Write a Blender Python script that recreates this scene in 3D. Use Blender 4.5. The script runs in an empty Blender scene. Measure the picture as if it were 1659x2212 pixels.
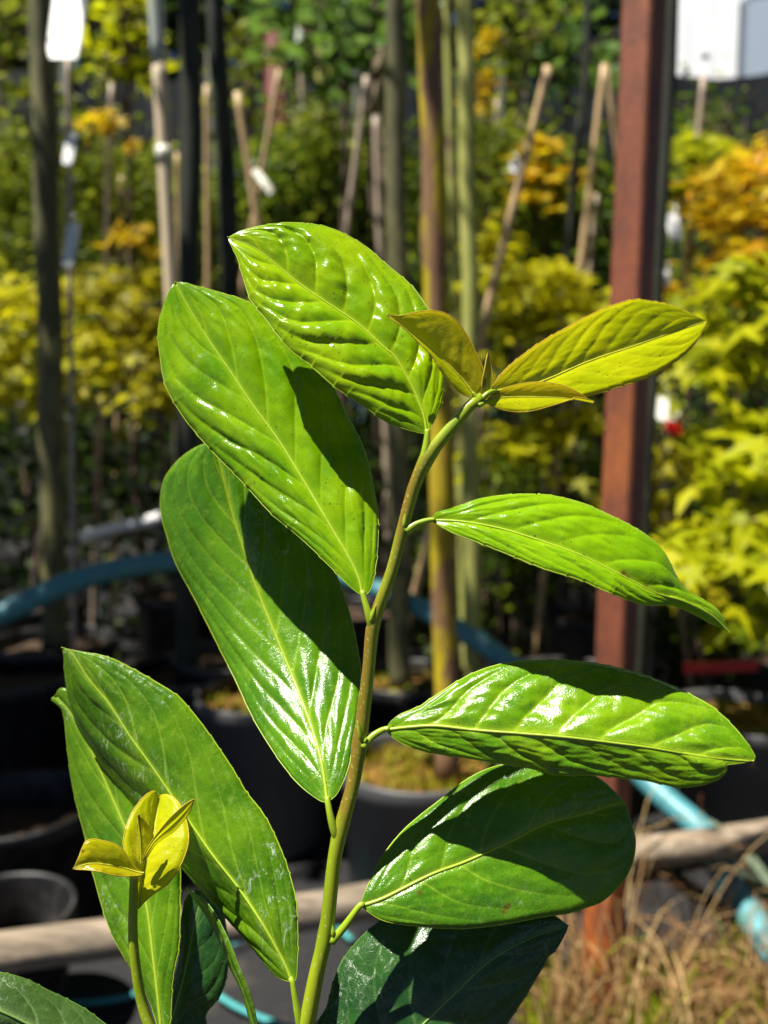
import bpy, math, random
import numpy as np
from mathutils import Vector, noise
R = math.radians
random.seed(7); rng = np.random.default_rng(7)
scene = bpy.context.scene
COL = scene.collection

# ------------------------------------------------------------------ camera
PITCH, CAMZ = R(6.0), 0.90
cam_d = bpy.data.cameras.new('camera'); cam = bpy.data.objects.new('camera', cam_d); COL.objects.link(cam)
cam.location = (0, 0, CAMZ); cam.rotation_euler = (R(90) - PITCH, 0, 0)
cam_d.sensor_fit = 'VERTICAL'; cam_d.sensor_height = 24.0; cam_d.lens = 12.0 / math.tan(R(30))
cam_d.clip_start = 0.01; cam_d.clip_end = 400
cam_d.dof.use_dof = True; cam_d.dof.focus_distance = 0.345; cam_d.dof.aperture_fstop = cam_d.lens / 4.5
scene.camera = cam
# ------------------------------------------------------------------ sky and sun
FWD = np.array([0, math.cos(PITCH), -math.sin(PITCH)]); UP = np.array([0, math.sin(PITCH), math.cos(PITCH)]); RT = np.array([1., 0, 0])
travel = 0.36 * RT - 0.87 * UP + 0.25 * FWD; travel /= np.linalg.norm(travel)
to_sun = -travel
elev = math.asin(to_sun[2]); azim = math.atan2(to_sun[0], to_sun[1])
world = bpy.data.worlds.new('World'); scene.world = world; world.use_nodes = True
wn = world.node_tree; bg = wn.nodes['Background']
sky = wn.nodes.new('ShaderNodeTexSky'); sky.sky_type = 'NISHITA'; sky.sun_disc = False
sky.sun_elevation = elev; sky.sun_rotation = azim; sky.dust_density = 0.1; sky.air_density = 0.24; sky.altitude = 300
wn.links.new(sky.outputs[0], bg.inputs[0]); bg.inputs[1].default_value = 0.05
sun_d = bpy.data.lights.new('sun', 'SUN'); sun_d.energy = 5.0; sun_d.angle = R(0.53); sun_d.color = (1, 0.95, 0.86)
sun = bpy.data.objects.new('sun', sun_d); COL.objects.link(sun); sun.location = (-2, -2, 6)
sun.rotation_euler = Vector(travel).to_track_quat('-Z', 'Y').to_euler()
scene.view_settings.view_transform = 'Standard'; scene.view_settings.look = 'None'
scene.view_settings.exposure = 1.1; scene.view_settings.gamma = 1.0
scene.render.engine = 'CYCLES'; scene.cycles.use_denoising = True; scene.cycles.max_bounces = 8
scene.cycles.sample_clamp_indirect = 6.0
scene.cycles.transparent_max_bounces = 8

# ------------------------------------------------------------------ picture-to-place helpers (1659 x 2212 grid)
FPX = 1106 / math.tan(R(30)); CX, CY = 829.5, 1106.0; C0 = np.array([0, 0, CAMZ])
def ray(u, v): return RT * ((u - CX) / FPX) + UP * ((CY - v) / FPX) + FWD
def P(u, v, D): return C0 + D * ray(u, v)
def PY(u, v, Y): r = ray(u, v); return C0 + r * (Y / r[1])
def PZ(u, v, Z): r = ray(u, v); return C0 + r * ((Z - CAMZ) / r[2])

# ------------------------------------------------------------------ object helpers
def tag(o, label=None, cat=None, group=None, kind=None):
    if label: o['label'] = label
    if cat: o['category'] = cat
    if group: o['group'] = group
    if kind: o['kind'] = kind
    return o
def empty(name, loc, label, cat, group=None):
    o = bpy.data.objects.new(name, None); COL.objects.link(o); o.location = loc; o.empty_display_size = 0.05
    return tag(o, label, cat, group)
def wloc(o):
    p = np.zeros(3)
    while o is not None: p += np.array(o.location); o = o.parent
    return p
def obj(name, verts, faces, mats, parent=None, smooth=True, midx=None, attrs=None, uv=None, origin=None):
    verts = np.asarray(verts, float)
    base = wloc(parent) if parent is not None else np.zeros(3)
    org = np.array(origin) if origin is not None else (base if parent is not None else verts.mean(0))
    me = bpy.data.meshes.new(name)
    me.from_pydata((verts - org).tolist(), [], [tuple(int(i) for i in f) for f in faces])
    for m in (mats if isinstance(mats, (list, tuple)) else [mats]): me.materials.append(m)
    if smooth: me.polygons.foreach_set('use_smooth', [True] * len(me.polygons))
    if midx is not None: me.polygons.foreach_set('material_index', [int(i) for i in midx])
    for k, a in (attrs or {}).items():
        at = me.attributes.new(k, 'FLOAT', 'POINT'); at.data.foreach_set('value', np.asarray(a, 'f'))
    me.update()
    o = bpy.data.objects.new(name, me); COL.objects.link(o); o.location = org - base
    if parent is not None: o.parent = parent
    return o
class MB:
    def __init__(s): s.v = []; s.f = []; s.a = {}; s.m = []; s.n = 0
    def add(s, v, f, mi=0, **attrs):
        v = np.asarray(v, float); s.v.append(v); s.f += [tuple(i + s.n for i in q) for q in f]; s.m += [mi] * len(f)
        for k, a in attrs.items(): s.a.setdefault(k, []).append((s.n, np.broadcast_to(np.asarray(a, float), (len(v),))))
        s.n += len(v); return s
    def build(s, name, mats, parent=None, **kw):
        at = {}
        for k, l in s.a.items():
            z = np.zeros(s.n)
            for st, a in l: z[st:st + len(a)] = a
            at[k] = z
        return obj(name, np.concatenate(s.v), s.f, mats, parent, midx=s.m, attrs=at, **kw)
def spline(pts, n, u=None):
    """Catmull-Rom resampled by arc length"""
    pts = np.asarray(pts, float)
    if len(pts) == 2: pts = np.array([pts[0], pts.mean(0), pts[1]])
    p = np.vstack([2 * pts[0] - pts[1], pts, 2 * pts[-1] - pts[-2]])
    out = []
    for i in range(1, len(p) - 2):
        t = np.linspace(0, 1, 14, endpoint=False)[:, None]
        a, b, c, d = p[i - 1], p[i], p[i + 1], p[i + 2]
        out.append(.5 * (2 * b + (c - a) * t + (2 * a - 5 * b + 4 * c - d) * t ** 2 + (3 * b - a - 3 * c + d) * t ** 3))
    out = np.vstack(out + [p[-2][None]])
    k = 2 if out.shape[1] == 3 and u == 'uv' else out.shape[1]
    L = np.r_[0, np.cumsum(np.linalg.norm(np.diff(out[:, :k], axis=0), axis=1))]; L /= L[-1]
    s = np.linspace(0, 1, n)
    return np.stack([np.interp(s, L, out[:, j]) for j in range(out.shape[1])], 1)
def norm(a): return a / (np.linalg.norm(a, axis=-1, keepdims=True) + 1e-12)
def tube(pts, rad, seg=10, cap=True, rough=0.0, seed=0.0):
    pts = np.asarray(pts, float); n = len(pts); rad = np.broadcast_to(np.asarray(rad, float), (n,))
    T = norm(np.gradient(pts, axis=0)); ref = np.array([0, 1., 0.02]) if abs(T[0][1]) < .8 else np.array([1., 0, 0])
    v = []; s = []; a = []
    for i in range(n):
        x = norm(np.cross(T[i], ref)); y = np.cross(T[i], x)
        for k in range(seg):
            an = 2 * math.pi * k / seg; r = rad[i]
            if rough: r *= 1 + rough * noise.noise(Vector((math.cos(an) * 1.5, math.sin(an) * 1.5 + seed, pts[i][2] * 14 + seed)))
            v.append(pts[i] + r * (math.cos(an) * x + math.sin(an) * y)); s.append(i / (n - 1)); a.append(k / seg)
    f = [(i * seg + k, i * seg + (k + 1) % seg, (i + 1) * seg + (k + 1) % seg, (i + 1) * seg + k) for i in range(n - 1) for k in range(seg)]
    if cap: f += [tuple(range(seg))[::-1], tuple((n - 1) * seg + k for k in range(seg))]
    return np.array(v), f, np.array(s), np.array(a)
def box(c, size, rot=0.0, bev=0.0):
    sx, sy, sz = np.array(size) / 2; b = bev
    ring = [(-sx + b, -sy), (sx - b, -sy), (sx, -sy + b), (sx, sy - b), (sx - b, sy), (-sx + b, sy), (-sx, sy - b), (-sx, -sy + b)] if b else [(-sx, -sy), (sx, -sy), (sx, sy), (-sx, sy)]
    n = len(ring); v = [(x, y, z) for z in (-sz, sz) for x, y in ring]
    f = [tuple(range(n))[::-1], tuple(range(n, 2 * n))] + [(k, (k + 1) % n, n + (k + 1) % n, n + k) for k in range(n)]
    v = np.array(v); cr, sr = math.cos(rot), math.sin(rot)
    return np.stack([v[:, 0] * cr - v[:, 1] * sr, v[:, 0] * sr + v[:, 1] * cr, v[:, 2]], 1) + np.array(c), f
def lathe(prof, c, seg=40):
    v = [(c[0] + r * math.cos(2 * math.pi * k / seg), c[1] + r * math.sin(2 * math.pi * k / seg), c[2] + z) for r, z in prof for k in range(seg)]
    f = [(i * seg + k, i * seg + (k + 1) % seg, (i + 1) * seg + (k + 1) % seg, (i + 1) * seg + k) for i in range(len(prof) - 1) for k in range(seg)]
    return np.array(v), f

# ------------------------------------------------------------------ materials
class NT:
    def __init__(s, name):
        s.m = bpy.data.materials.new(name); s.m.use_nodes = True; s.t = s.m.node_tree; s.t.nodes.clear()
        s.out = s.n('ShaderNodeOutputMaterial')
    def n(s, t, **kw):
        x = s.t.nodes.new(t)
        for k, v in kw.items(): setattr(x, k, v)
        return x
    def l(s, a, b): s.t.links.new(a, b)
    def set(s, sock, v):
        if hasattr(v, 'links') or isinstance(v, bpy.types.NodeSocket): s.l(v, sock)
        else: sock.default_value = v if not (isinstance(v, tuple) and len(v) == 3 and sock.type == 'RGBA') else (*v, 1)
    def mix(s, f, a, b, mode='MIX'):
        x = s.n('ShaderNodeMix', data_type='RGBA', blend_type=mode); s.set(x.inputs[0], f); s.set(x.inputs[6], a); s.set(x.inputs[7], b); return x.outputs[2]
    def math(s, op, a, b=0.0, clamp=False):
        x = s.n('ShaderNodeMath', operation=op, use_clamp=clamp); s.set(x.inputs[0], a); s.set(x.inputs[1], b); return x.outputs[0]
    def noise(s, scale, detail=3, rough=.55, stretch=None, dist=0.0, loc=(0, 0, 0)):
        c = s.n('ShaderNodeTexCoord'); x = s.n('ShaderNodeTexNoise'); x.inputs['Scale'].default_value = scale
        x.inputs['Detail'].default_value = detail; x.inputs['Roughness'].default_value = rough; x.inputs['Distortion'].default_value = dist
        mp = s.n('ShaderNodeMapping'); mp.inputs['Scale'].default_value = stretch or (1, 1, 1); mp.inputs['Location'].default_value = loc
        s.l(c.outputs['Object'], mp.inputs[0]); s.l(mp.outputs[0], x.inputs['Vector']); return x.outputs['Fac']
    def ramp(s, f, stops):
        x = s.n('ShaderNodeValToRGB'); e = x.color_ramp.elements
        while len(e) < len(stops): e.new(.5)
        for el, (p, c) in zip(e, stops): el.position = p; el.color = (*c, 1) if len(c) == 3 else c
        s.set(x.inputs[0], f); return x.outputs[0]
    def step(s, f, a, b):
        x = s.n('ShaderNodeMapRange', interpolation_type='SMOOTHSTEP'); s.set(x.inputs[0], f); x.inputs[1].default_value = a; x.inputs[2].default_value = b; return x.outputs[0]
    def attr(s, name): return s.n('ShaderNodeAttribute', attribute_name=name).outputs['Fac']
    def bump(s, h, strength, dist, normal=None):
        x = s.n('ShaderNodeBump'); x.inputs['Strength'].default_value = strength; x.inputs['Distance'].default_value = dist; s.set(x.inputs['Height'], h)
        if normal is not None: s.l(normal, x.inputs['Normal'])
        return x.outputs[0]
    def pbr(s, col, rough=.5, spec=.5, normal=None, metal=0.0, coat=0.0):
        x = s.n('ShaderNodeBsdfPrincipled'); s.set(x.inputs['Base Color'], col); s.set(x.inputs['Roughness'], rough)
        s.set(x.inputs['Specular IOR Level'], spec); x.inputs['Metallic'].default_value = metal; x.inputs['Coat Weight'].default_value = coat
        if normal is not None: s.l(normal, x.inputs['Normal'])
        return x.outputs[0]
    def done(s, sh): s.l(sh, s.out.inputs[0]); return s.m
def C3(h):
    h = h.lstrip('#'); c = [int(h[i:i + 2], 16) / 255 for i in (0, 2, 4)]
    return tuple(x / 12.92 if x <= .04045 else ((x + .055) / 1.055) ** 2.4 for x in c)

def leaf_mat(name, ca, cb, vein, trans, tw=.35, rough=.3, tint=None, scuff=.15, spec=.25, seed=0, micro=.35):
    """glossy leaf: two greens in soft patches, paler veins, translucent sheet, waxy micro relief"""
    t = NT(name)
    L = (seed * 1.7, seed * .9, seed * 2.3)
    n1 = t.noise(38, 3, .6, loc=L); n2 = t.noise(260, 3, .6, loc=L); n3 = t.noise(1500, 2, .6, loc=L)
    col = t.mix(t.step(n1, .35, .68), ca, cb)
    col = t.mix(t.math('MULTIPLY', t.step(n2, .52, .7), .22), col, vein)
    tr = trans
    vn = t.attr('vein')
    col = t.mix(t.math('MULTIPLY', vn, .8), col, vein)
    if tint:
        tf = t.math('MULTIPLY', t.attr('tint'), .95)
        col = t.mix(tf, col, tint[0]); tr = t.mix(tf, trans, tint[1])
    # pale dried drip marks and dust in broken streaks
    sc = t.noise(330, 5, .75, stretch=(1, 1, .35), dist=1.2, loc=L)
    area = t.step(t.noise(26, 2, .5, loc=(L[1], L[0], 4)), .45, .65)
    sf = t.math('MULTIPLY', t.math('MULTIPLY', t.step(sc, .55, .66), area), scuff)
    col = t.mix(sf, col, (.42, .5, .36))
    spk = t.math('MULTIPLY', t.step(t.noise(900, 1, .4, loc=L), .715, .75), .8)
    col = t.mix(spk, col, (.05, .05, .015))
    col = t.mix(t.attr('spot'), col, (.10, .04, .008))
    h = t.math('ADD', t.math('MULTIPLY', n2, .55), t.math('MULTIPLY', n3, .45))
    vo = t.n('ShaderNodeTexVoronoi', feature='DISTANCE_TO_EDGE'); vo.inputs['Scale'].default_value = 330; tcv = t.n('ShaderNodeTexCoord')
    wv = t.n('ShaderNodeVectorMath', operation='ADD'); nz = t.n('ShaderNodeTexNoise'); nz.inputs['Scale'].default_value = 240; t.l(tcv.outputs['Object'], nz.inputs['Vector'])
    sc_ = t.n('ShaderNodeVectorMath', operation='SCALE'); sc_.inputs['Scale'].default_value = .004; t.l(nz.outputs['Color'], sc_.inputs[0]); t.l(tcv.outputs['Object'], wv.inputs[0]); t.l(sc_.outputs[0], wv.inputs[1]); t.l(wv.outputs[0], vo.inputs['Vector'])
    cellv = t.step(vo.outputs['Distance'], 0.0, .16)
    col = t.mix(t.math('MULTIPLY', t.math('SUBTRACT', 1.0, cellv), .07), col, vein)
    h = t.math('ADD', h, t.math('MULTIPLY', cellv, .07))
    nb = t.bump(h, micro, .0007)
    ro = t.math('ADD', t.math('MULTIPLY', n2, .18), rough - .09)
    ro = t.math('ADD', ro, t.math('MULTIPLY', sf, .8), clamp=True)
    a = t.pbr(col, ro, spec, nb)
    b = t.n('ShaderNodeBsdfTranslucent'); t.set(b.inputs[0], t.mix(t.math('MULTIPLY', vn, .35), tr, vein))
    m = t.n('ShaderNodeMixShader'); m.inputs[0].default_value = tw; t.l(a, m.inputs[1]); t.l(b.outputs[0], m.inputs[2])
    return t.done(m.outputs[0])
def foliage_mat(name, stops, trans, tw=.45, rough=.45):
    t = NT(name); c = t.ramp(t.attr('rnd'), stops)
    a = t.pbr(c, rough, .13); b = t.n('ShaderNodeBsdfTranslucent'); t.set(b.inputs[0], t.mix(.5, c, trans))
    m = t.n('ShaderNodeMixShader'); m.inputs[0].default_value = tw; t.l(a, m.inputs[1]); t.l(b.outputs[0], m.inputs[2]); return t.done(m.outputs[0])
def bark_mat(name, a, b, c, scale=30, thr=.55, stretch=(1, 1, .35)):
    t = NT(name); n = t.noise(scale, 5, .65, stretch=stretch); n2 = t.noise(scale * .35, 3, .6, stretch=(1, 1, .5), loc=(3, 1, 2))
    col = t.mix(t.step(n, .4, .62), a, b); col = t.mix(t.step(n2, thr, thr + .1), col, c)
    return t.done(t.pbr(col, .75, .3, t.bump(n, .5, .004)))
def plain_mat(name, col, rough=.5, spec=.5, var=.25, scale=60, bump=.1, bdist=.002, metal=0.0):
    t = NT(name); n = t.noise(scale, 4, .6); dark = tuple(x * (1 - var) for x in col); lite = tuple(min(1, x * (1 + var)) for x in col)
    return t.done(t.pbr(t.mix(n, dark, lite), t.math('ADD', t.math('MULTIPLY', n, .2), rough - .1), spec, t.bump(n, bump, bdist), metal))

M = {}
G = dict
M['leaf_top'] = leaf_mat('leaf_top', (.130, .275, .002), (.245, .38, .002), (.31, .43, .008), (.50, .62, .002), .13, .17, seed=1, scuff=.05, spec=.30, micro=.22)
M['leaf_second'] = leaf_mat('leaf_second', (.078, .205, .001), (.175, .315, .002), (.24, .40, .012), (.28, .52, .002), .10, .18, seed=2, scuff=.12, spec=.32, micro=.22)
M['leaf_gloss'] = leaf_mat('leaf_gloss', (.066, .19, .001), (.155, .29, .002), (.32, .45, .02), (.30, .50, .002), .08, .235, seed=12, scuff=.15, spec=.45, micro=.45)
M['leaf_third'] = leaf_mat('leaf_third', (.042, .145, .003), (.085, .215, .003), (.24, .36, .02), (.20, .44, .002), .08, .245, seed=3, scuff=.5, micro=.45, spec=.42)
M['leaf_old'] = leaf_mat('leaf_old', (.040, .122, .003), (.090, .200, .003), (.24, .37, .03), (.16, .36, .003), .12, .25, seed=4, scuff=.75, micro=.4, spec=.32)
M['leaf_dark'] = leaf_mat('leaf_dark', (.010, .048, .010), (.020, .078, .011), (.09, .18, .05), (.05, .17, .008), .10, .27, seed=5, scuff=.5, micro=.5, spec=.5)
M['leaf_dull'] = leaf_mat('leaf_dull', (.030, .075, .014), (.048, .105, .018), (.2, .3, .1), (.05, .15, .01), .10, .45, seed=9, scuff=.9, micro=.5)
M['leaf_right'] = leaf_mat('leaf_right', (.130, .285, .002), (.190, .355, .002), (.27, .42, .008), (.42, .60, .002), .13, .18, seed=6, scuff=.05, spec=.29, micro=.25)
M['leaf_young'] = leaf_mat('leaf_young', (.38, .46, .002), (.50, .54, .003), (.54, .56, .012), (.66, .72, .004), .40, .20, ((.40, .28, .006), (.62, .46, .008)), .03, seed=7, spec=.30)
M['leaf_bud'] = leaf_mat('leaf_bud', (.48, .52, .003), (.57, .57, .004), (.55, .55, .02), (.72, .74, .006), .44, .32, ((.36, .24, .010), (.6, .44, .014)), .02, seed=8, spec=.3)
M['margin'] = plain_mat('leaf_margin', (.30, .42, .02), .4, .4, .15, 300)
M['margin_young'] = plain_mat('leaf_margin_young', (.42, .30, .02), .4, .4, .2, 300)
M['margin_dark'] = plain_mat('leaf_margin_dark', (.10, .20, .03), .4, .4, .2, 300)
M['midrib'] = plain_mat('midrib', (.30, .42, .025), .35, .5, .15, 400)
M['midrib_dark'] = plain_mat('midrib_dark', (.16, .28, .06), .35, .5, .15, 400)
M['midrib_young'] = plain_mat('midrib_young', (.48, .50, .04), .35, .5, .15, 400)
M['petiole'] = plain_mat('petiole', (.26, .37, .015), .35, .5, .2, 200, .15, .0008)
def stem_mat():
    t = NT('shoot_stem'); n = t.noise(90, 4, .6, stretch=(1, 1, .12)); n2 = t.noise(700, 2, .5)
    c = t.mix(t.step(n, .35, .65), (.20, .29, .006), (.30, .36, .010))
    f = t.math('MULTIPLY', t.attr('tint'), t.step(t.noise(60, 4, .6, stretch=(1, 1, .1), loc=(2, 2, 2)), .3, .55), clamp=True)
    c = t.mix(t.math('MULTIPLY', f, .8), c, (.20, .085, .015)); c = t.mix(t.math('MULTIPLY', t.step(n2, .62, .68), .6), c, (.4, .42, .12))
    return t.done(t.pbr(c, .38, .5, t.bump(n, .25, .001)))
M['stem'] = stem_mat()

# ------------------------------------------------------------------ the setting
def ground_mat():
    t = NT('weed_mat'); tc = t.n('ShaderNodeTexCoord')
    w = t.n('ShaderNodeTexWave', wave_type='BANDS', bands_direction='X'); w.inputs['Scale'].default_value = 160; w.inputs['Distortion'].default_value = .5
    w2 = t.n('ShaderNodeTexWave', wave_type='BANDS', bands_direction='Y'); w2.inputs['Scale'].default_value = 160; w2.inputs['Distortion'].default_value = .5
    for x in (w, w2): t.l(tc.outputs['Object'], x.inputs[0])
    wv = t.math('MULTIPLY', w.outputs['Fac'], w2.outputs['Fac'])
    n = t.noise(6, 6, .7); n2 = t.noise(90, 4, .7)
    col = t.mix(wv, (.012, .012, .013), (.03, .03, .032))
    col = t.mix(t.math('MULTIPLY', t.step(n, .52, .7), .5), col, (.09, .075, .055))
    col = t.mix(t.math('MULTIPLY', t.step(n2, .62, .7), .5), col, (.16, .11, .06))
    return t.done(t.pbr(col, .7, .3, t.bump(wv, .4, .002)))
M['ground'] = ground_mat()
gx = np.r_[-60, -12, np.linspace(-4, 4, 41), 12, 60]; gy = np.r_[-20, -4, np.linspace(-1, 7, 41), 20, 90]
gv = np.array([(x, y, .012 * noise.noise(Vector((x * 2, y * 2, 0))) - .006 if abs(x) < 4 and -1 < y < 7 else -.006) for y in gy for x in gx]); nx = len(gx)
gf = [(j * nx + i, j * nx + i + 1, (j + 1) * nx + i + 1, (j + 1) * nx + i) for j in range(len(gy) - 1) for i in range(nx - 1)]
tag(obj('ground', gv, gf, M['ground'], origin=(0, 0, 0)), 'black woven weed matting laid over the nursery ground', kind='structure')

# ------------------------------------------------------------------ the evergreen shrub in front
def PP(u, v, D, off=0.): return P(u, v, .335 + (D - .335) * .72 + off)
def smooth_noise(x, y, s): return noise.noise(Vector((x, y, s)))
def zmap(pts, ox, oy, k): return [(ox + p[0] * k, oy + p[1] * k, *p[2:]) for p in pts]
def leaf(parent, mat, margin, ribmat, mid, ea, eb, da=0., db=0., bulge=.06, nv=9, quilt=.0006, slope=.16, rib=.0009,
         teeth=.0004, tint=None, spots=(), name='leaf', label=None, petiole=None, pr=.0016, N=260, Mh=48, seed=0, dcurve=None, bead=.00026):
    """mid: (u, v, depth) base to tip; ea / eb: the two margins; da / db: how much farther each margin lies than the midrib"""
    m2 = spline(mid, N + 1, 'uv'); s = np.linspace(0, 1, N + 1)
    A = spline([mid[0][:2]] + [p[:2] for p in ea] + [mid[-1][:2]], N + 1); B = spline([mid[0][:2]] + [p[:2] for p in eb] + [mid[-1][:2]], N + 1)
    env = np.sin(np.pi * np.clip(s, 0, 1)) ** .8
    fa = da * env if np.isscalar(da) else np.interp(s, np.linspace(0, 1, len(da)), da)
    fb = db * env if np.isscalar(db) else np.interp(s, np.linspace(0, 1, len(db)), db)
    mid3 = np.array([PP(*q) for q in m2])
    def edge(E, off): return np.array([PP(E[i][0], E[i][1], m2[i][2], off[i]) for i in range(N + 1)])
    A3, B3 = edge(A, fa), edge(B, fb)
    tang = norm(np.gradient(mid3, axis=0))
    rs = np.random.RandomState(seed + 11)
    def half(E3, sgn):
        wdt = np.linalg.norm(E3 - mid3, axis=1)
        out = norm(E3 - mid3); nrm = norm(np.cross(tang, out)); 
        nrm *= np.sign((nrm * (C0 - mid3)).sum(1))[:, None]
        # teeth on the margin
        if teeth:
            ph = s * (24 + 4 * sgn) + .3 * np.sin(s * 9 + seed); saw = (ph % 1) ** 3 * (np.sin(ph * 2.1 + seed) > -.35)
            E3 = E3 + out * (teeth * saw * np.minimum(1, wdt / .006))[:, None]
        rows = []; vein = []; amp = rs.uniform(.35, 1.25, 40)
        for j in range(Mh + 1):
            tt = (j / Mh) ** .92
            p = mid3 + tt * (E3 - mid3)
            off = bulge * wdt * math.sin(math.pi * min(1, tt * .9 + .02)) * .5
            ph = np.array([(si - slope * tt - .05 * tt * tt - .16 * max(0, tt - .55) ** 2 * 4) * nv + sgn * .22 + .30 * smooth_noise(si * 2.6, tt * 1.3 + sgn, seed) + .04 * smooth_noise(si * 9, tt * 3 + sgn, seed + 2) for si in s])
            d = np.abs(ph - np.round(ph))
            pan = np.abs(np.sin(np.pi * ph)) ** .7 * amp[np.floor(ph).astype(int) % 40]
            e2 = np.minimum(1, wdt / .018) * np.minimum(1, tt * 5) * np.minimum(1, (1 - tt) * 2.6) * np.minimum(1, s * 7) * np.minimum(1, (1 - s) * 6)
            wav = np.array([smooth_noise(si * 7 + 5 * sgn, tt * 3, seed + 3.3) for si in s])
            cell = np.array([smooth_noise(si * 22, tt * 9 + 7 * sgn, seed + 8.1) for si in s])
            off = off + quilt * (pan - .4) * e2 + .0005 * wav * e2 + quilt * .30 * cell * e2
            off = off - .0007 * np.exp(-(tt * wdt / .0018) ** 2) - .0012 * max(0, (tt - .9) / .1) ** 2 * np.minimum(1, s * 8) * np.minimum(1, wdt / .016)
            rows.append(p + nrm * off[:, None])
            vein.append(np.exp(-(d / (nv * (.0052 * (1.15 - .5 * tt)))) ** 2) * (.8 - .5 * tt) * np.minimum(1, s * 10) + np.exp(-(tt * wdt / .0014) ** 2) * .8)
        return rows, vein
    ra, va = half(A3, 1); rb, vb = half(B3, -1)
    cols = ra[::-1] + rb[1:]; vv = np.clip(np.array(va[::-1] + vb[1:]), 0, 1); W = len(cols)
    V = np.array(cols)                                              # W x (N+1) x 3
    verts = V.transpose(1, 0, 2).reshape(-1, 3); vein = vv.T.reshape(-1)
    f = []
    flip = np.dot(np.cross(V[Mh][N // 2 + 1] - V[Mh][N // 2], V[0][N // 2] - V[Mh][N // 2]), C0 - V[Mh][N // 2]) < 0
    for i in range(N):
        for j in range(W - 1):
            q = (i * W + j, i * W + j + 1, (i + 1) * W + j + 1, (i + 1) * W + j); f.append(q if not flip else q[::-1])
    ss = np.repeat(s, W); tt = np.tile(np.r_[np.linspace(1, 0, Mh + 1), np.linspace(0, -1, Mh + 1)[1:]], N + 1)
    ti = tint(ss, tt) if tint else np.zeros(len(verts))
    sp = np.zeros(len(verts))
    if spots:
        rel = verts - C0; dep = rel @ FWD; pu = CX + FPX * (rel @ RT) / dep; pv = CY - FPX * (rel @ UP) / dep
        for (u, v, r) in spots: sp = np.maximum(sp, np.exp(-(((pu - u) ** 2 + (pv - v) ** 2) / r ** 2) ** 1.5))
    mb = MB(); mb.add(verts, f, 0, vein=vein, tint=np.clip(ti, 0, 1), spot=sp)
    for E in (V[0], V[-1]):
        tv, tf, _, _ = tube(E, bead * np.clip(np.sin(np.pi * np.clip(s, .02, .98)) * 4, .45, 1), 6)
        mb.add(tv, tf, 1)
    lo = mb.build(name, [mat, margin], parent)
    if label: lo['label'] = label
    sub = lo if parent is None or parent.parent is None else parent
    ribp = V[Mh] + norm(C0 - V[Mh]) * .00005
    tv, tf, _, _ = tube(ribp[:-2], .75 * rib * (1 - s[:-2]) ** .7 + .00012, 8)
    obj('midrib', tv, tf, ribmat, sub)
    if petiole is not None:
        pts = spline([np.array(PP(*q)) for q in petiole] + [mid3[0], mid3[4]], 16)
        tv, tf, _, _ = tube(pts, np.linspace(pr * 1.1, rib * 1.05 + .0003, 16), 10)
        obj('petiole', tv, tf, M['petiole'], sub)
    return lo
root_xy = PP(640, 2330, .345)
shrub = empty('evergreen_shrub', (root_xy[0], root_xy[1] + .01, .27), 'glossy green broad-leaved evergreen shoot in sharp focus in front', 'shrub')

# main stem, continued down to its pot below the frame
stem_px = [(1042, 856, .3205), (1019, 873, .3205), (994, 903, .321), (959, 943, .322), (924, 988, .323), (894, 1053, .325), (869, 1146, .327), (847, 1231, .328), (826, 1290, .329),
           (805, 1356, .331), (795, 1456, .332), (780, 1581, .334), (765, 1684, .335), (738, 1784, .335), (722, 1859, .335), (705, 2009, .336), (683, 2109, .337), (663, 2212, .338), (645, 2300, .34)]
stem_r = np.array([11, 13, 14, 15, 16, 15, 14, 14.5, 15, 16, 15, 17, 16, 18, 17, 18, 19, 20, 21]) / FPX * .30
sp3 = [PP(*q) for q in stem_px]
low = [np.array([root_xy[0] - .004, root_xy[1] + .004, .55]), np.array([root_xy[0], root_xy[1] + .01, .25])]
sx = spline(sp3 + low, 110); L = np.linspace(0, 1, 110)
full = np.r_[0, np.cumsum(np.linalg.norm(np.diff(np.array(sp3 + low), axis=0), axis=1))]; full /= full[-1]
sr = np.interp(L, full, np.r_[stem_r, .0045, .006])
for (nu, nv_, nd) in ((916, 990, .3225), (873, 1146, .327), (806, 1350, .331), (783, 1608, .334), (735, 1800, .335), (712, 2030, .336)):
    dn = np.linalg.norm(sx - PP(nu, nv_, nd), axis=1); sr = sr * (1 + .22 * np.exp(-(dn / .0022) ** 2))
tv, tf, ts, ta = tube(sx, sr, 16, rough=.05)
rel = tv - C0; pv = CY - FPX * (rel @ UP) / (rel @ FWD)
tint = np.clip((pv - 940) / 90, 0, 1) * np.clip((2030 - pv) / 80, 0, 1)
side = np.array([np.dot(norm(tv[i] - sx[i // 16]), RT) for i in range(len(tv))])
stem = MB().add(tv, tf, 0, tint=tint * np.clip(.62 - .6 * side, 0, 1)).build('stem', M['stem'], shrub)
def bud(p0, p1, r, par=stem):
    pts = spline([p0, (np.array(p0) + p1) / 2, p1], 8)
    tv, tf, _, _ = tube(pts, np.array([.7, 1, 1.05, 1, .85, .6, .35, .08]) * r, 8); obj('bud', tv, tf, M['petiole'], par)
bud(PP(800, 1345, .3285), PP(812, 1306, .3265), .0011); bud(PP(781, 1600, .331), PP(772, 1556, .329), .0010); bud(PP(787, 1604, .331), PP(793, 1592, .330), .0007)
bud(PP(873, 1140, .3245), PP(876, 1104, .3235), .0009); bud(PP(720, 2023, .333), PP(719, 2000, .332), .0008)

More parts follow.
